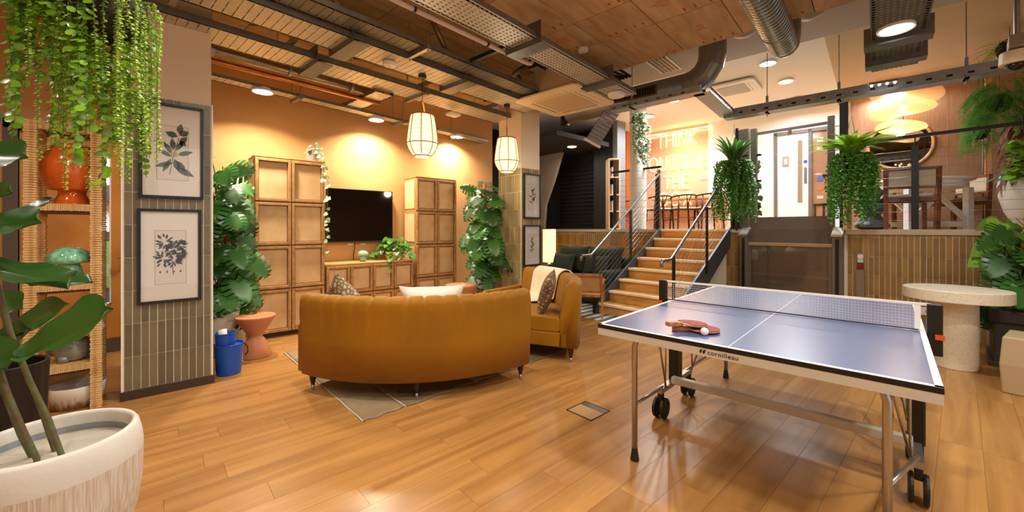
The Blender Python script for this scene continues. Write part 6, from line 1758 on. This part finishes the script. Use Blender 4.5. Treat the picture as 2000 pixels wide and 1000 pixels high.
MB().lathe([(.19, 0), (.20, .01), (.21, .58), (.20, .59), (.19, .58), (.18, .5)], 32).build('body', mat('planter_brown', '#9a6a45', .6), pq, smooth=False, bevel=.003)
MB().lathe([(.19, .53), (.02, .54)], 24, cap0=False).build('soil', M_soil, pq)
monstera('bushy monstera with an orange coir pole, between the second cabinet and column', (p2.x + .08, p2.y - .3, .53), 1.50, .28, 60, .33, 8, pole=(-.07, .05, 1.58))

# ------------------------------------------------------------------ small trailing plants on furniture
def pothos(label, loc, n, R, rad=.2, trail=None, size=.075, m=None, shape=None, pot=None, name='trailing_plant'):
    t = thing(name, label, 'plant', loc, -YAW)
    mats = []; st_ = MB()
    for k in range(n):
        a_ = R.uniform(0, 6.28); e = R.uniform(.2, 1) ; p = Vector((rad * e * math.cos(a_), rad * .7 * e * math.sin(a_), .10 + rad * .8 * (1 - e * e) + R.uniform(-.05, .08)))
        st_.tube([(0, 0, .05), p * .6 + Vector((0, 0, .05)), p], .0018, 4)
        mats.append(Ms(p, Vector((math.cos(a_), math.sin(a_) - .3, -.5 + R.uniform(-.3, .3))), Vector((math.cos(a_) * .3, -.6, .7)), size * R.uniform(.7, 1.2)))
    for pts in (trail or []):
        pts = [Vector(p) for p in pts]; st_.tube(pts, .002, 4)
        for a_, b_ in zip(pts, pts[1:]):
            for i in range(max(1, int((b_ - a_).length / .05))):
                p = a_ + (b_ - a_) * R.random(); an = R.uniform(0, 6.28)
                mats.append(Ms(p, Vector((math.cos(an), math.sin(an) - .4, -.7)), Vector((0, -.8, .5)), size * R.uniform(.7, 1.1)))
    scatter(t, shape or sh_heart(), m or G_mid, mats, 250)
    st_.build('stems', M_stem, t, stuff=True)
    if pot: pot(t)
    return t
R = random.Random(31)
def pot_grey(t): MB().lathe([(.075, 0), (.08, .006), (.088, .16), (.08, .165), (.075, .15)], 24).build('pot', mat('pot_concrete', '#8f8378', .8, var=.15, scale=9), t, smooth=False, bevel=.002)
def pot_basket(t): MB().lathe([(.10, 0), (.125, .01), (.135, .13), (.125, .13), (.11, .02)], 24).build('basket', M_rattan_h, t)
pothos('potted trailing plant in a grey pot on top of the first tall cabinet', (1.60, 5.88, 2.286), 22, R, .12, [[(.05, -.02, .12), (.15, -.15, .12), (.23, -.2, -.05), (.24, -.2, -.35)], [(.05, 0, .12), (.2, -.1, .05), (.26, -.12, -.30), (.25, -.12, -.9), (.25, -.12, -1.25)]], .06, G_var, pot=pot_grey)
pothos('leafy pothos spilling over the sideboard in front of the television', (2.80, 5.93, .886), 85, R, .26, [[(-.1, -.1, .15), (-.3, -.15, .12), (-.38, -.1, .05)], [(0, -.15, .1), (.02, -.28, .0), (.0, -.3, -.15)], [(.1, -.1, .15), (.3, -.1, .1), (.36, -.1, -.05)]], .085, G_mid, pot=pot_basket)

# ------------------------------------------------------------------ hanging ferns before the raised floor
def hanging_fern(label, loc, top_z, m_top, m_low, nf, size, R, blade, low_len, low_n, low_r):
    t = thing('hanging_fern', label, 'hanging plant', loc, -YAW)
    MB().ball((0, 0, -.08), (.15, .15, .16), 18, 12).build('basket', mat('basket_moss', '#2d2c1a', .95, var=.5, scale=30, bump=.6, bscale=50), t, smooth=True)
    for k in range(3): a_ = k * 2.094 + .3; MB().tube([(.14 * math.cos(a_), .14 * math.sin(a_), -.02), (0, 0, .55), (0, 0, top_z - loc[2])], .0022, 5).build('cord', M_bark, t)
    mats = []
    for k in range(nf):
        a_ = k * 2.399; el = R.uniform(.15, 1.0)
        d_ = Vector((math.cos(a_), math.sin(a_), .8 + 1.9 * el)); mats.append(Ms(Vector((.05 * math.cos(a_), .05 * math.sin(a_), .02)), d_, Vector((-math.cos(a_) * .7, -math.sin(a_) * .7, .8)), size * R.uniform(.7, 1.1)))
    scatter(t, blade, m_top, mats, 300, 'frond')
    fine_, st_ = [], MB()
    for k in range(low_n):
        a_ = R.uniform(0, 6.28); rr_ = low_r * R.uniform(.45, 1.0); x, y = rr_ * math.cos(a_), rr_ * .8 * math.sin(a_)
        L_ = low_len * R.uniform(.35, 1.0)
        pts = [Vector((x * .4, y * .4, .02)), Vector((x * .8, y * .8, .05)), Vector((x, y, -.05))] + strand(x, y, -.08, -L_, R, .025)
        st_.tube(pts, .0014, 3); dress(pts, .028, .042, R, fine_, down=.8)
    scatter(t, sh_small(), m_low, fine_, 0, 'leaf', 'trailing_foliage'); st_.build('trailing_stems', M_stem, t, stuff=True)
    return t
R = random.Random(77)
q = ond(1434, 320, 6.36); hanging_fern('hanging basket of spiky dark fern over trailing green, beside the stair head', tuple(q), 3.04, G_fernd, G_mid, 60, .52, R, sh_blade(.045, .45), .95, 90, .30)
q = ond(1664, 308, 5.30); hanging_fern('hanging basket of bright arching fern over trailing green, right of the lift', tuple(q), 3.04, G_fern, G_mid, 110, .52, R, sh_blade(.065, .95), .92, 80, .30)
# right-hand greenery
def fern_mass(label, loc, n, size, R, m, rad, hgt, shape, nm='fern', pot=None, zdir=-.6):
    t = thing(nm, label, 'plant', loc, -YAW); mats = []
    for k in range(n):
        a_ = R.uniform(0, 6.28); p = Vector((rad * R.random() * math.cos(a_), rad * R.random() * math.sin(a_), R.uniform(-hgt, hgt)))
        mats.append(Ms(p, Vector((math.cos(a_), math.sin(a_), zdir + R.uniform(-.4, .7))), Vector((0, -.4, 1)), size * R.uniform(.6, 1.1)))
    scatter(t, shape, m, mats, 280, 'frond'); 
    if pot: pot(t)
    return t
def basket_pot(t): MB().ball((0, 0, -.05), (.12, .12, .13), 16, 10).build('basket', MATS['basket_moss'], t, smooth=True); MB().tube([(0, 0, .05), (0, 0, UZ - t.location.z)], .003, 5).build('cord', M_bark, t)
fern_mass('feathery green fern hanging by the pale corner post, upper right', tuple(ond(1952, 195, 5.4)), 300, .36, R, G_fernr, .24, .30, sh_frond(14, .15, .8), 'fern', basket_pot, -.7)
fern_mass('darker fern hanging lower down, half behind the pale corner post', tuple(ond(1912, 250, 6.0)), 170, .28, R, G_fernr, .15, .25, sh_frond(14, .15, .8), 'fern', basket_pot, -.8)
fern_mass('light green fern tuft high up by the dome camera', tuple(ond(1972, 88, 5.0)), 60, .30, R, G_fern, .12, .05, sh_frond(16, .12, .7), 'fern', basket_pot, -.1)
fern_mass('lime green leafy climber at the frame edge beside the white pot', tuple(ond(1998, 310, 4.9)), 150, .11, R, G_bright, .13, .24, sh_heart(), 'climber', None, -.4)
wpos = ond(2014, 420, 5.05); wpos.z = PZ
wpt = thing('white_pot', 'large white round pot on the raised floor at the frame edge', 'pot', tuple(wpos), -YAW)
MB().lathe([(.10, 0), (.12, .01), (.22, .22), (.27, .42), (.28, .56), (.26, .68), (.25, .70), (.235, .68)], 40).build('body', mat('pot_grey_white', '#cfc9bd', .55), wpt, smooth=True); MB().lathe([(.24, .64), (.01, .65)], 32, cap0=False).build('soil', M_soil, wpt)
t = thing('rust_plant', 'rust-brown leafy plant with pale tips growing from the large white pot', 'plant', (wpos.x, wpos.y, PZ + .65), -YAW)
mats = []
for k in range(110):
    a_ = R.uniform(0, 6.28); z = R.uniform(.0, .75); rr_ = .06 + .16 * R.random(); mats.append(Ms(Vector((rr_ * math.cos(a_) - .02, rr_ * math.sin(a_), z)), Vector((math.cos(a_) * .5, math.sin(a_) * .5, -.9)), Vector((math.cos(a_), math.sin(a_) - .3, .3)), .26 * R.uniform(.7, 1.1)))
scatter(t, sh_blade(.10, .4), G_rust, mats, 200); m = MB()
for k in range(6): m.tube([(0, 0, 0), (.06 * math.cos(k), .06 * math.sin(k), .4), (.10 * math.cos(k), .1 * math.sin(k), .8)], .008, 5)
m.build('stems', M_bark, t, stuff=True)
t = thing('strap_leaf_plant', 'blue-green strap-leaved plant at the foot of the rust plant', 'plant', (wpos.x - .2 * _c, wpos.y + .2 * _s, PZ + .64), -YAW)
scatter(t, sh_blade(.08, 1.0), leafmat('leaf_bluegreen', '#4f8f7c', .4), [Ms((0, 0, .02), Vector((math.cos(k * .8) - .6, math.sin(k * .8) - .3, .6)), Vector((0, -.3, 1)), .30) for k in range(9)], 20)
# plants in the dark trough
tb_ = Vector((6.52, -.40, .52))
t = monstera('large-leaved green plant in the dark trough behind the terrazzo table', tuple(tb_), .80, .26, 26, .27, 15)
t = thing('upright_stems', 'brown woody stems with bright leaves rising beside the honey tiles', 'plant', tuple(ond(1988, 560, 4.25)), -YAW); t.location.z = .52
m = MB(); mats = []
for k in range(4): m.tube([(k * .05 - .08, .02 * k, 0), (k * .055 - .09, .02 * k, .85)], .02, 8)
m.build('trunk', M_bark, t, stuff=True)
for k in range(26):
    a_ = R.uniform(0, 6.28); mats.append(Ms((.1 * math.cos(a_) - .05, .1 * math.sin(a_), .55 + .4 * R.random()), Vector((math.cos(a_) - .2, math.sin(a_) - .3, -.5)), Vector((0, -.6, .8)), .26 * R.uniform(.7, 1.1)))
scatter(t, sh_heart(), leafmat('leaf_lime_big', '#7fae35', .35), mats, 60)
# basket on the white pillar
p = ond(1246, 250, 8.02)
pothos('dark basket of small pale trailing leaves on the white round pillar', tuple(p), 30, R, .15, [[(R.uniform(-.17, .17), R.uniform(-.15, -.02), .28), (R.uniform(-.19, .19), -.17, .0), (R.uniform(-.19, .19), -.17, -.3), (R.uniform(-.1, .18), -.16, R.uniform(-.5, -.8))] for _ in range(26)], .055, G_var, sh_heart(), pot=lambda t: MB().ball((0, 0, .16), (.13, .13, .13), 14, 10).build('basket', M_black, t, smooth=True), name='pillar_plant')
# leaf walls: dense green panels by the lift tower and by the bookshelf
def leafwall(label, loc, w, h, n, R):
    t = thing('plant_wall', label, 'plant wall', loc, -YAW)
    MB().box(-w / 2, .03, 0, w / 2, .08, h).build('backing', mat('plantwall_backing', '#16200f', .9), t)
    mats = [Ms((R.uniform(-w / 2, w / 2), R.uniform(-.02, .02), R.uniform(0, h)), Vector((R.uniform(-.6, .6), -.6, -.8)), Vector((0, -1, .5)), .11 * R.uniform(.7, 1.2)) for _ in range(n)]
    scatter(t, sh_heart(), G_dark, mats, 120)
p = ond(1464, 447, 7.2); leafwall('dense dark green leaf panel beside the lift tower, behind the dark spiky fern', (p.x, p.y, PZ), .30, 1.25, 150, R)
p = ond(1223, 447, 10.9); leafwall('dense dark green leaf panel between bookshelf and white pillar', (p.x, p.y, PZ), .42, 1.75, 220, R)

cr = random.Random(8); m = MB(); c0 = onz(515, 832)
for k in range(34):
    x, y = cr.gauss(0, .07), cr.gauss(0, .05); s = cr.uniform(.003, .008); m.box(x, y, 0, x + s, y + s * .7, .002)
o = m.build('crumbs', mat('crumb_ochre', '#a8702a', .8), None, stuff=True, loc=(c0.x, c0.y, 0), rz=.3); o['label'] = 'scattered ochre crumbs on the floor before the tiled column'; o['category'] = 'crumbs'
